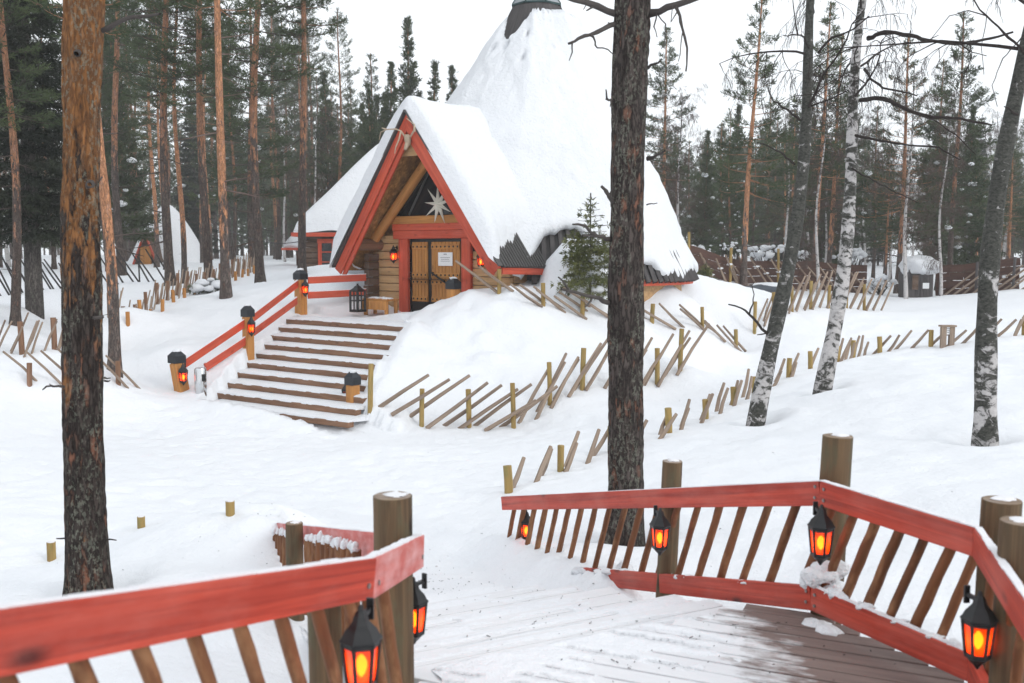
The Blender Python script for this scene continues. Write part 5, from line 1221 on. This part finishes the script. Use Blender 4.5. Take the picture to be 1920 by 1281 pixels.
def birch_geo(seed, Hh, r0, lean=(0, 0), first=3.0, nb=14, spread=2.4, sides=12, twig=1.0, blen=(1.2, 2.6)):
    q = random.Random(seed); tr = Limbs(); lb = Limbs()
    def stem(z): return Vector((lean[0] * z + .12 * math.sin(z * .8 + seed), lean[1] * z + .08 * math.sin(z * .6 + seed * 2), z))
    def rad(z): return max(.012, r0 * (1 - .8 * (max(0, z) / Hh)) * (1 + .14 * math.exp(-max(0, z) / .25)))
    zs = list(np.linspace(-.4, Hh, 48)); tr.tube([stem(z) for z in zs], [rad(z) * (1 + .05 * math.sin(z * 5 + seed)) for z in zs], sides)
    def grow(p, d, L, r, lev):
        k = 6; pts = [p]; dd = d
        for i in range(k):
            dd = (dd + Vector((q.uniform(-.28, .28), q.uniform(-.28, .28), q.uniform(-.20, .10) - .10 * lev))).normalized(); p = p + dd * (L / k); pts.append(p)
        lb.tube(pts, [max(.0028, r * (1 - .75 * i / k)) for i in range(k + 1)], 5 if lev == 0 else 3)
        if lev < 3:
            for _ in range(int((7, 5, 3)[lev] * twig)):
                i = q.randint(1, k); dv = (dd + Vector((q.uniform(-1, 1), q.uniform(-1, 1), q.uniform(-.7, .5)))).normalized(); grow(pts[i], dv, L * q.uniform(.3, .55), r * .42, lev + 1)
    for i in range(nb):
        z = first + (Hh - first) * (i + q.random()) / nb; az = q.uniform(0, 6.28); el = q.uniform(.15, .8); L = q.uniform(*blen) * (1 - .4 * z / Hh)
        grow(stem(z), Vector((math.cos(az) * math.cos(el), math.sin(az) * math.cos(el), math.sin(el))), L, rad(z) * .30, 0)
    return tr, lb
def make_tree(geo, barkm, leafm, K, ln_, wd, sprd, seed, name, snow=0):
    lb, TP, TD, TS = geo; root = thing(name, "x", "tree", (0, 0, 0)); lb.mesh("trunk", M[barkm], root)
    V, Fq, g = blades(TP, TD, K, ln_, wd, sprd, seed, TS); nq = len(Fq)
    if snow:
        q = random.Random(seed); b = MB()
        for i in q.sample(range(len(TP)), min(snow, len(TP))):
            r_ = q.uniform(.06, .17); b.blob(Vector(TP[i]) + Vector((0, 0, r_ * .4)), r_ * 1.3, r_ * 1.1, r_ * .65, .4, 1.8, 7, 5)
        Fq = np.concatenate([Fq, np.array(b.f) + len(V)]); V = np.concatenate([V, np.array(b.v)]); g = np.concatenate([g, np.zeros((len(b.v), 3))])
    o = npmesh("crown", V, Fq, M[leafm], root, g)
    if snow:                                           # snow caught on the needles
        o.data.materials.append(M['snow2']); o.data.polygons.foreach_set('material_index', (np.arange(len(Fq)) >= nq).astype(np.int32)); o.data.polygons.foreach_set('use_smooth', np.arange(len(Fq)) >= nq)
    return root
used = set()
def put(proto, p, label, group, scale=1.0, rz=None, lean=(0, 0), zs=1.0):
    o = proto if proto.name not in used else copy_tree(proto); used.add(o.name)
    o.location = (p.x, p.y, p.z - .05); o.rotation_mode = 'ZYX'; o.rotation_euler = (lean[1], lean[0], rng.uniform(0, 6.28) if rz is None else rz); o.scale = (scale, scale, scale * zs)
    tag(o, label, "tree", group); return o
PT = [make_tree(pine_geo(11 + i, 18.5, (6.6, 7.6, 5.8, 8.6)[i], (2.1, 1.9, 2.3, 1.8)[i], (.165, .155, .16, .15)[i], "tall", .74, 1.0), ("bark_pine", "bark_pine", "bark_pine", "bark_orange")[i], "needle", 6, .20, .028, .55, 100 + i, "pine_tree") for i in range(4)]
PC = [make_tree(pine_geo(31 + i, 12.5, (4.2, 3.2, 5.0)[i], (1.9, 2.0, 1.7)[i], (.15, .14, .13)[i], "cone", .70, 1.2), ("bark_orange", "bark_pine", "bark_orange")[i], "needle", 7, .20, .028, .55, 130 + i, "pine_tree", (0, 10, 6)[i]) for i in range(3)]
PY = [make_tree(pine_geo(51 + i, 9.5, (1.0, 1.6)[i], (1.5, 1.3)[i], .11, "young", .72, .4), "bark_pine", "needle", 8, .18, .032, .55, 150 + i, "young_pine_tree", (10, 0)[i]) for i in range(2)]
PS = [make_tree(spruce_geo(71, 15, 2.0, 1.55, .21), "bark_spruce", "needle_s", 9, .16, .030, .5, 170, "spruce_tree", 0), make_tree(spruce_geo(72, 11, .8, 1.5, .12, .85), "bark_spruce", "needle_s", 8, .15, .030, .5, 171, "spruce_tree", 14)]
def birch(geo, barkm, name="birch_tree"):
    root = thing(name, "x", "tree", (0, 0, 0)); geo[0].mesh("trunk", M[barkm], root); geo[1].mesh("branch", M['birchtwig'], root); return root
PB = [birch(birch_geo(81, 11, .10, (.02, .01), 2.6, 22, 2, 12, 1.5, (1.4, 3.0)), "birch_w"), birch(birch_geo(83, 9.5, .085, (-.03, .02), 1.8, 22, 2, 12, 1.5, (1.2, 2.6)), "birch_w")]

# the two great pines near the camera
def big_pine(p, ptop, r0, r1, hgt, mat, seed, label, n=64):
    root = thing("pine_tree", label, "tree", (p.x, p.y, p.z)); d = (ptop - p); d = d / d.z; rings = int(hgt / .035); V = np.zeros((rings, n, 3)); Gr = np.zeros((rings, n, 3)); th = 2 * np.pi * np.arange(n) / n
    z = np.linspace(-.35, hgt, rings); r = (r0 + (r1 - r0) * np.clip(z, 0, 99) / max(.1, ptop.z - p.z)) * (1 + .30 * np.exp(-np.clip(z, 0, 9) / .22)); r = np.maximum(r, .04)
    T, Z = np.meshgrid(th, z)
    def cyl(fz, ft, sd):                                # periodic noise round the trunk
        return sum(np.sin(k * T + 6.3 * vnoise(Z * fz + k * 7, Z * 0 + k, sd)) * vnoise(Z * fz * .7, Z * 0 + k * 3, sd + k) for k in range(1, ft)) / math.sqrt(ft)
    pl = np.abs(vnoise(np.cos(T) * 5.0 + np.sin(T) * 1.3 + 40, Z * 4.0 + np.sin(T) * 5, seed)) ; pl2 = vnoise(np.cos(T) * 9 + 20, Z * 8 + np.sin(T) * 9, seed + 5)
    disp = .020 * pl + .008 * pl2 + .006 * cyl(1.5, 5, seed + 9) + .012 * vnoise(T * 0 + 3, Z * .9, seed + 2)
    R = r[:, None] * (1 + .02 * np.sin(2 * T + Z)) + disp - .008
    sx_ = .025 * np.sin(z * .8 + seed); V[..., 0] = d.x * Z + sx_[:, None] + R * np.cos(T); V[..., 1] = d.y * Z + R * np.sin(T); V[..., 2] = Z
    Gr[..., 0] = Z; Gr[..., 1] = r[:, None] * np.cos(T) + 3.0; Gr[..., 2] = r[:, None] * np.sin(T)
    ix = np.arange(rings * n).reshape(rings, n); q = np.stack([ix[:-1], np.roll(ix[:-1], -1, 1), np.roll(ix[1:], -1, 1), ix[1:]], -1).reshape(-1, 4)
    npmesh("trunk", V.reshape(-1, 3), q, M[mat], root, Gr.reshape(-1, 3), True); return root
def bough(root, pts, r, twigs=(), name="branch", mat='deadlimb'):
    L = Limbs()
    def jag(ps, r):
        out = []; 
        for a, b in zip(ps, ps[1:]):
            k = max(2, int((b - a).length / .10))
            for i in range(k): out.append(a.lerp(b, i / k) + Vector((rng.uniform(-1, 1), rng.uniform(-1, 1), rng.uniform(-1, 1))) * min(.014, r * .9) * (1 if i else 0))
        out.append(ps[-1]); m = len(out); L.tube([p - root.location for p in out], [max(.0035, r * (1 - .65 * i / m) * rng.uniform(.85, 1.15)) for i in range(m)], 7)
    jag(pts, r)
    for t, rt in twigs: jag(t, rt)
    return L.mesh(name, M[mat], root)
p1 = at(165, 1112, 7.5); p1t = at(154, 0, 7.5)
T1 = big_pine(p1, p1t, .143, .136, 11, 'bark_T1', 3, "thick near pine at left, orange flaky bark above turning grey and lichened below")
D1 = 7.5
for pl, r, tw in (([(192, 58, 7.5), (216, 45, 7.45), (250, 32, 7.4), (300, 26, 7.3)], .022, [([(250, 32, 7.4), (290, 45, 7.2), (360, 70, 7.0)], .006)]), ([(128, 722, 7.45), (110, 724, 7.35), (96, 724, 7.3), (80, 731, 7.2)], .012, [([(100, 724, 7.3), (92, 720, 7.3)], .006)]),
                  ([(192, 594, 7.4), (172, 595, 7.25)], .015, []), ([(196, 708, 7.5), (207, 709, 7.45)], .008, []), ([(196, 714, 7.5), (206, 714, 7.45)], .008, []), ([(125, 1009, 7.5), (106, 1010, 7.4)], .008, []), ([(200, 1012, 7.5), (218, 1013, 7.4)], .007, []), ([(170, 345, 7.36), (168, 346, 7.25)], .03, []), ([(145, 100, 7.36), (143, 101, 7.28)], .03, [])):
    bough(T1, [at(*q) for q in pl], r, [([at(*q) for q in t], rt) for t, rt in tw])
p2 = at(1166, 1026, 9.3); p2t = at(1189, 0, 9.3)
T2 = big_pine(p2, p2t, .152, .150, 12, 'bark_C', 8, "tall pine with dark grey-brown scaly bark standing in the snow behind the long red railing")
D = 9.3
for pl, r, tw in (
    ([(1160, 28, D), (1120, 12, 9.1), (1075, 0, 9.0), (1040, -10, 8.9)], .035, [([(1115, 11, 9.1), (1100, 20, 9.0)], .012), ([(1100, 8, 9.1), (1094, 18, 9.0)], .005)]),
    ([(1160, 44, D), (1130, 55, 9.1), (1105, 66, 9.0), (1085, 72, 8.9), (1066, 82, 8.85)], .024, [([(1106, 66, 9), (1116, 78, 8.9), (1120, 90, 8.85)], .012), ([(1120, 90, 8.85), (1140, 93, 8.85), (1158, 108, 8.9)], .007), ([(1073, 78, 8.86), (1073, 98, 8.8), (1067, 114, 8.8)], .008), ([(1147, 47, 9.2), (1140, 42, 9.1)], .006)]),
    ([(1216, 26, D), (1250, 14, 9.1), (1290, 2, 9.0), (1330, -10, 8.9)], .038, [([(1268, 14, 9.05), (1276, 40, 9.0), (1284, 70, 9.0), (1288, 110, 9.0), (1286, 134, 9.0)], .016), ([(1232, 20, 9.2), (1226, 50, 9.1), (1232, 70, 9.1)], .008), ([(1234, 28, 9.2), (1248, 45, 9.1), (1246, 80, 9.1), (1240, 92, 9.0)], .007), ([(1280, 60, 9), (1276, 90, 9), (1272, 115, 8.9)], .006), ([(1270, 22, 9), (1258, 42, 9), (1262, 5, 9)], .006)]),
    ([(1155, 190, D), (1146, 187, 9.2), (1136, 186, 9.1)], .014, [([(1140, 187, 9.15), (1137, 176, 9.1), (1136, 168, 9.1)], .012), ([(1145, 188, 9.15), (1144, 200, 9.1)], .008)]),
    ([(1215, 128, D), (1228, 120, 9.2), (1240, 111, 9.1)], .014, []), ([(1214, 298, D), (1232, 290, 9.2), (1246, 283, 9.1)], .02, []),
    ([(1150, 385, D), (1142, 368, 9.2), (1136, 358, 9.1), (1127, 349, 9.1)], .028, [([(1142, 368, 9.2), (1149, 352, 9.2)], .012)]),
    ([(1146, 448, D), (1120, 443, 9.0), (1092, 442, 8.9)], .022, [([(1118, 442, 9), (1098, 424, 8.9), (1074, 421, 8.8)], .018)]),
    ([(1142, 568, D), (1110, 556, 8.8), (1080, 548, 8.6), (1052, 542, 8.5)], .027, [([(1066, 543, 8.55), (1058, 530, 8.5), (1047, 520, 8.4)], .013), ([(1110, 558, 8.8), (1104, 568, 8.7), (1097, 576, 8.6)], .012), ([(1066, 545, 8.55), (1060, 553, 8.5)], .008)]),
    ([(1213, 384, D), (1222, 382, 9.2), (1232, 381, 9.1)], .008, [])):
    bough(T2, [at(*q) for q in pl], r, [([at(*q) for q in t], rt) for t, rt in tw])

# the three leaning birches on the right-hand field
def near_birch(p, top, r0, barkm, seed, label, boughs, hgt=9.5, nb=10, first=4.5):
    d = (top - p); d = d / d.z; g = birch_geo(seed, hgt, r0, (d.x, d.y), first, nb, 2.4, 26, 1.0); root = thing("birch_tree", label, "tree", p)
    g[0].mesh("trunk", M[barkm], root); g[1].mesh("branch", M['twig'], root)
    for pl, r, tw in boughs: bough(root, [at(*q) for q in pl], r, [([at(*q) for q in t], rt) for t, rt in tw], "branch", 'twig')
    return root
p = at(1430, 790, 15.5); d = 15.5
near_birch(p, at(1532, 0, d), .135, 'birch_d', 5, "leaning birch with mostly black mottled bark, left of the three birches on the snowfield",
    [([(1447, 632, d), (1425, 612, 15.2), (1405, 590, 15), (1390, 578, 14.9), (1366, 571, 14.8)], .026, [([(1405, 590, 15), (1412, 570, 15), (1414, 552, 15), (1410, 535, 15)], .013), ([(1410, 535, 15), (1418, 525, 15)], .006), ([(1438, 625, 15.3), (1420, 628, 15.1)], .012), ([(1432, 618, 15.2), (1434, 590, 15), (1440, 565, 15)], .005)]),
     ([(1490, 308, d), (1470, 290, 15.2), (1448, 278, 15), (1420, 268, 14.8)], .020, [([(1470, 290, 15.2), (1452, 292, 15)], .007)]), ([(1500, 225, d), (1475, 205, 15.2), (1450, 190, 15), (1440, 165, 14.9)], .020, [([(1450, 188, 15), (1440, 170, 15)], .007)]),
     ([(1516, 90, d), (1508, 70, 15.2), (1496, 66, 15), (1468, 66, 14.8)], .018, [([(1496, 66, 15), (1490, 30, 15), (1486, -5, 15)], .012)]), ([(1518, 200, d), (1560, 185, 15.2), (1590, 170, 15)], .016, []), ([(1535, 100, d), (1560, 70, 15.3), (1600, 55, 15.1), (1630, 30, 15)], .022, [([(1565, 68, 15.3), (1590, 75, 15.2)], .008)])])
p = at(1545, 728, 17); d = 17.0
near_birch(p, at(1630, 0, d), .14, 'birch_m', 6, "birch with bold black and white mottled trunk, middle of the three birches on the snowfield",
    [([(1628, 72, d), (1650, 63, 16.7), (1666, 61, 16.5), (1705, 66, 16.3), (1740, 76, 16.1), (1770, 80, 16), (1800, 82, 15.9), (1830, 78, 15.8), (1900, 60, 15.6)], .042, [([(1705, 66, 16.3), (1707, 57, 16.3)], .012), ([(1740, 76, 16.1), (1760, 66, 16)], .008), ([(1800, 82, 15.9), (1822, 98, 15.8), (1850, 105, 15.7)], .012)]),
     ([(1621, 130, d), (1632, 148, 16.8), (1655, 165, 16.6), (1690, 172, 16.4), (1720, 180, 16.3)], .026, [([(1655, 165, 16.6), (1653, 180, 16.6)], .008)]),
     ([(1612, 188, d), (1640, 184, 16.8), (1670, 190, 16.6), (1705, 208, 16.3), (1750, 220, 16.1), (1800, 222, 15.9), (1860, 235, 15.7)], .040, [([(1705, 208, 16.3), (1760, 230, 16), (1800, 260, 15.8), (1830, 290, 15.7)], .014)]),
     ([(1603, 254, d), (1640, 262, 16.8), (1690, 270, 16.5), (1760, 276, 16.2), (1800, 300, 16)], .026, []), ([(1597, 315, d), (1640, 340, 16.7), (1680, 362, 16.5), (1720, 380, 16.2)], .016, [])])
p = at(1835, 828, 12); d = 12.0
near_birch(p, at(1935, 20, d), .135, 'birch_d', 9, "thickest dark-barked birch at the far right, rising from a hollow in the snow",
    [([(1908, 215, d), (1898, 210, 11.9), (1883, 200, 11.8)], .016, []), ([(1920, 100, d), (1890, 70, 11.8), (1850, 30, 11.6), (1820, -10, 11.4)], .018, [([(1850, 30, 11.6), (1816, 20, 11.5), (1780, 30, 11.3), (1740, 80, 11.2)], .007), ([(1850, 30, 11.6), (1840, 90, 11.5), (1845, 140, 11.5)], .005)]), ([(1925, 60, d), (1880, 110, 11.7), (1860, 160, 11.5), (1870, 200, 11.4)], .008, [])], nb=12)

# ------------------------------------------------------------------ the wood: trees one can tell apart, then the rest of it tree by tree
NP = "pines one can tell apart round the village"
def tall(proto, H0, px, d, ytop, label, group, rz=None, lean=(0, 0), name=None):
    """a tree whose tip shows at picture height ytop"""
    p = ground(px, d); h = at(px, ytop, d).z - p.z; return put(proto, p, label, group, h / H0, rz, lean)
def base(px, py): return on(px, py)
for proto, px, d, sc_, lean, lab in (
    (PT[3], 211, 20.5, .82, (.004, 0), "bright orange pine rising right behind the thick near pine at left"),
    (PT[0], 28, 22, .66, (.0, 0), "thin pine at the far left edge, pale trunk before the dark spruce"),
    (PT[1], 232, 38, 1.0, (.01, 0), "pine left of the small distant hut, leaning very slightly right"),
    (PT[2], 322, 33, .98, (.012, 0), "dark pine whose trunk passes just right of the small distant hut"),
    (PT[3], 347, 34, .68, (.012, 0), "thin orange pine a hand's breadth right of the small distant hut"),
    (PT[0], 394, 33, .90, (.004, 0), "pine with dark grey foot, first left of the bright straight pine by the path"),
    (PT[3], 425, 26.5, .88, (.008, 0), "straight pine with bright orange upper trunk, foot in the snow left of the steps' railing"),
    (PT[2], 490, 31.5, .92, (.018, 0), "pine between the bright straight pine and the stair railing's top post"),
    (PT[1], 568, 32, .86, (.012, 0), "pine standing straight behind the topmost post of the red stair railing"),
    (PT[3], 297, 44, .72, (.0, 0), "thin orange pine right in front of the small distant hut's snow cone")):
    put(proto, ground(px, d), lab, NP, sc_, None, lean)
put(PS[0], ground(66, 24), "big dark spruce with drooping branches at the left edge, almost black", None, 1.0)
for proto, H0, px, d, yt, lab, lean in (
    (PC[0], 12.5, 1393, 38, -25, "tall open pine with an orange trunk standing alone right of the snowy cone", (.035, 0)),
    (PC[2], 12.5, 1520, 41, 5, "orange pine seen between the left and middle birches of the field", (.05, 0)),
    (PC[0], 12.5, 1680, 42, 62, "orange pine right of the middle birch, its tip below the long black bough", (.02, 0)),
    (PC[1], 12.5, 1778, 40, 18, "tall pine with dense dark crown above the outhouse's right side", (.01, 0)),
    (PC[1], 12.5, 1755, 44, 110, "slim dark pine just left of the tall dense pine by the outhouse", (.0, 0)),
    (PC[2], 12.5, 1238, 45, 52, "forked looking orange pine showing between the big pine and the lone tall pine", (.02, 0)),
    (PC[0], 12.5, 1548, 43, 60, "thin dark pine close behind the middle birch of the field", (.04, 0)),
    (PT[0], 18.5, 640, 52, 15, "tall slender pine above the left cabin's snowy roof", (.01, 0)),
    (PC[1], 12.5, 700, 56, 98, "bushy pine whose pointed tip shows left of the porch peak", (0, 0)),
    (PY[1], 9.5, 765, 58, 36, "pointed conifer rising highest straight above the porch peak", (0, 0)),
    (PY[0], 9.5, 735, 55, 118, "dense young pine just left of the pointed conifer over the porch", (0, 0)),
    (PY[1], 9.5, 820, 57, 118, "conifer tip left of the snowy cone, the left one of a close pair", (0, 0)),
    (PY[0], 9.5, 842, 58, 126, "conifer tip against the snowy cone's left edge, right one of a close pair", (0, 0)),
    (PY[0], 9.5, 690, 50, 168, "dense dark bushy conifer behind the left cabin's roof slope", (0, 0))):
    tall(proto, H0, px, d, yt, lab, NP, None, lean)
for proto, px, d, yt, lab, lean in ((PB[0], 1270, 41, 170, "thin white birch just right of the snowy cone", (.01, 0)), (PB[0], 1693, 37.5, 120, "white birch touching the right fence end, left of the outhouse", (.03, 0)), (PB[1], 1758, 38, 200, "thin birch just right of the outhouse", (.03, 0)),
                                    (PB[1], 1528, 38.5, 180, "white-footed birch in front of the brown board fence", (.03, 0)), (PB[0], 537, 55, 200, "thin white birch stem between the pines left of the cabin", (0, 0)), (PB[1], 590, 46, 190, "thin white birch close to the pine behind the stair post", (0, 0))):
    tall(proto, 11 if proto is PB[0] else 9.5, px, d, yt, lab, "thin birches at the forest edge", None, lean)
placed = [(o.location.x, o.location.y) for o in col.objects if o.parent is None and o.get('category') == 'tree']
fq = random.Random(21)
def free(p, r):
    if any((p.x - a) ** 2 + (p.y - b) ** 2 < r * r for a, b in placed): return False
    c = at(718, 437, 41.0)
    if abs(p.x - c.x) < 4.6 and abs(p.y - c.y) < 5: return False
    c = hw(0, CT, 0)
    if (p.x - c.x) ** 2 + (p.y - c.y) ** 2 < 90: return False
    c = at(288, 490, 53)
    return (p.x - c.x) ** 2 + (p.y - c.y) ** 2 > 16
def fill(n, px0, px1, d0, d1, choose, ytop, label, group, rad=1.7, flare=1.0):
    k = 0; tries = 0
    while k < n and tries < n * 40:
        tries += 1; d = d0 + (d1 - d0) * fq.random() ** flare; px = fq.uniform(px0, px1); p = ground(px, d)
        if not free(p, rad): continue
        proto, H0, lab = choose(); yt = ytop(px) + fq.gauss(0, 40); h = at(px, yt, d).z - p.z; s = min(1.25, max(.45, h / H0))
        put(proto, p, label % lab, group % lab, s, None, (fq.gauss(0, .012), fq.gauss(0, .012))); placed.append((p.x, p.y)); k += 1
def ch(*opts):
    def f():
        r = fq.random() * sum(o[3] for o in opts)
        for o in opts:
            r -= o[3]
            if r <= 0: return o[:3]
        return opts[-1][:3]
    return f
cl_left = ch((PT[0], 18.5, "slender tall-crowned pine"), ) if False else ch((PT[0], 18.5, "tall pine", 2), (PT[1], 18.5, "tall pine", 2), (PT[2], 18.5, "tall pine", 2), (PT[3], 18.5, "tall pine", 1.5), (PC[1], 12.5, "leafy low-branched pine", 1.6), (PY[0], 9.5, "bushy young conifer", .9), (PS[1], 11, "narrow spruce", .6), (PB[0], 11, "thin white birch", .8))
fill(46, -120, 610, 40, 92, cl_left, lambda px: -60 + .10 * px, "%s deep in the dense wood left of the hut", "%ss in the left wood", 1.9, .9)
fill(22, 600, 900, 52, 92, ch((PC[1], 12.5, "leafy low-branched pine", 2), (PY[0], 9.5, "bushy young conifer", 2), (PY[1], 9.5, "bushy young conifer", 2), (PC[2], 12.5, "leafy low-branched pine", 1)), lambda px: 175 + .1 * (px - 600), "%s in the wood behind the porch roof", "%ss behind the porch", 1.8)
cl_right = ch((PC[0], 12.5, "open pine", 2.2), (PC[1], 12.5, "open pine", 2), (PC[2], 12.5, "open pine", 2.2), (PY[0], 9.5, "bushy young conifer", .7), (PS[1], 11, "narrow spruce", .5), (PB[0], 11, "thin white birch", 1.8), (PB[1], 9.5, "thin white birch", 1.8))
fill(82, 1190, 2060, 43, 92, cl_right, lambda px: 235 + 30 * math.sin(px * .012), "%s in the forest behind the right-hand fences", "%ss in the right-hand forest", 1.5, .8)

# saplings and snow-laden bushes
def sapling(px, py, yt, d, Rr, seed, label, name, leaf="needle_y", snow=5, bare=.0):
    p = ground(px, d); h = at(px, yt, d).z - p.z; g = spruce_geo(seed, h, .12, Rr, .028, .85); kp = (g[1][:, 2] < h * .60) | (np.random.default_rng(seed).uniform(0, 1, len(g[1])) < .22); kp &= np.random.default_rng(seed + 1).uniform(0, 1, len(kp)) < .75; g = (g[0], g[1][kp], g[2][kp], g[3][kp]); o = make_tree(g, "bark_spruce", leaf, 12, .10, .018, .6, seed, name, snow); used.add(o.name)
    o.location = p; tag(o, label, "tree", "saplings near the hut"); return o
sapling(1106, 560, 362, 22.8, .95, 201, "sparse little spruce growing out of the snow between the porch and the big pine", "young_spruce_tree")
sapling(1322, 528, 488, 34.5, .5, 203, "tiny yellowish sapling by the heart sign, right of the cone's eave", "young_spruce_tree", snow=0)
sapling(395, 560, 520, 29, .8, 205, "snow-bowed little conifer behind the thin leaning poles", "young_spruce_tree", "needle", 26)
def bush(px, py, d, w, h, label, seed):
    p = ground(px, d); q = random.Random(seed); root = thing("snowy_bush", label, "bush", p, "snow-laden bushes along the forest edge"); L = Limbs(); b = MB(); z0 = max(.2, at(px, py, d).z - p.z - h * .5)
    for i in range(26):
        a = q.uniform(0, 6.28); e = Vector((math.cos(a) * w * q.uniform(.1, 1), math.sin(a) * w * .5 * q.uniform(.2, 1), z0 + q.uniform(0, h))); m = e * .5 + Vector((q.uniform(-.1, .1), 0, .1))
        L.tube([(0, 0, -.1), m, e], [.018, .012, .006], 4)
        if i % 2 == 0 or q.random() < .5: r_ = q.uniform(.06, .18) * min(1, w); b = MB(); b.blob(Vector(e) + p, r_ * 1.3, r_, r_ * .9, .4, 1.8, 9, 6); b.build("snow_clump", M['snow2'], root, True, 180)
    L.mesh("twig", M['twig'], root)
for i, (px, py, d, w, h, lab) in enumerate(((1232, 470, 36, .5, .5, "snow-laden bush at the cone's right eave, left of the sapling"), (1312, 470, 41.5, .45, .4, "small snow-laden bush behind the left end of the slat fence"), (1365, 464, 42.5, .45, .4, "round snow-laden bush just left of the lone tall pine's trunk"),
    (1432, 474, 42.5, .95, .6, "broad snow-laden bush behind the slat fence, right of the lone tall pine"), (1500, 478, 42.5, .5, .4, "snow-laden bush behind the slat fence, close to the leaning birch"), (1592, 478, 43, .75, .5, "snow-laden bush between the middle birch and the yellow fence posts"), (1650, 535, 40, .7, .5, "dark snow-flecked bush in the gap left of the outhouse"))):
    bush(px, py, d, w, h, lab, 300 + i)
c_ = thing("power_cable", "thin dark cable sagging between the pines towards the cabin", "cable", at(390, 412, 33)); a_, b_ = at(392, 410, 32.8), at(600, 440, 39); t_ = MB(); t_.tube([a_.lerp(b_, i / 14) + Z_ * (-.55 * 4 * (i / 14) * (1 - i / 14)) for i in range(15)], .016, 5); t_.build("wire", M['black'], c_)

# the far wood that reads as one mass
def far_wood():
    q = np.random.default_rng(5); variants = []
    for sd, st, H0, cb in ((91, "cone", 12.5, 3.5), (92, "young", 10, 1.0), (93, "tall", 15, 5.5)):
        lb, TP, TD, TS = pine_geo(sd, H0, cb, 1.7, .13, st, .8, .6, 5); k = q.permutation(len(TP))[:430]; V, Fq, g = blades(TP[k], TD[k], 3, .42, .10, .6, sd, TS[k]); a = lb.arrays(); z = Limbs()
        zs = np.linspace(-.4, H0, 7); z.tube([(0, 0, t) for t in zs], [.14 * (1 - .8 * max(0, t) / H0) for t in zs], 6); variants.append((z.arrays(), (V, Fq, g), H0))
    VV, FF, GG, MI, n = [], [], [], [], 0
    for i in range(210):
        px = q.uniform(-160, 2080); d = 92 + 68 * q.random(); p = ground(px, d); yt = (235 if px < 620 else 275) + q.normal(0, 30); h = at(px, yt, d).z - p.z; (tv, tf, tg), (cv, cf, cg), H0 = variants[q.integers(0, 3)]
        s = h / H0; a = q.uniform(0, 6.28); Rm = np.array([[math.cos(a), -math.sin(a), 0], [math.sin(a), math.cos(a), 0], [0, 0, 1]]) * s
        for v, f, g, mi in ((tv, tf, tg, 0), (cv, cf, cg, 1)):
            VV.append(v @ Rm.T + np.array(p)); FF.append(f + n); GG.append(g); MI.append(np.full(len(f), mi)); n += len(v)
    o = npmesh("far_forest", np.concatenate(VV), np.concatenate(FF), M['bark_pine'], None, np.concatenate(GG)); o.data.materials.append(M['needle'])
    o.data.polygons.foreach_set('material_index', np.concatenate(MI).astype(np.int32)); tag(o, "far conifer forest closing the view behind the village", "forest", kind="stuff")
far_wood()
for grp in (PT, PC, PY, PS, PB):
    for o in grp:
        if o.name not in used:
            for c in list(o.children): bpy.data.objects.remove(c)
            bpy.data.objects.remove(o)

# ------------------------------------------------------------------ the air: fine falling snow that pales the far wood
me = bpy.data.meshes.new("haze"); x0, x1, y0, y1, z0, z1 = -200, 200, -45, 270, -1.6, 27
me.from_pydata([(x0, y0, z0), (x1, y0, z0), (x1, y1, z0), (x0, y1, z0), (x0, y0, z1), (x1, y0, z1), (x1, y1, z1), (x0, y1, z1)], [], [(3, 2, 1, 0), (4, 5, 6, 7), (0, 1, 5, 4), (1, 2, 6, 5), (2, 3, 7, 6), (3, 0, 4, 7)])
ho = bpy.data.objects.new("haze", me); col.objects.link(ho); tag(ho, "thin pale haze of fine falling snow in the air", "haze", kind="stuff")
hm = bpy.data.materials.new("haze_air"); hm.use_nodes = True; hn = hm.node_tree
for n in list(hn.nodes): hn.nodes.remove(n)
hv = hn.nodes.new("ShaderNodeVolumePrincipled"); hv.inputs['Color'].default_value = (1, 1, 1, 1); hv.inputs['Density'].default_value = HAZE
hout = hn.nodes.new("ShaderNodeOutputMaterial"); hn.links.new(hv.outputs[0], hout.inputs['Volume']); me.materials.append(hm)
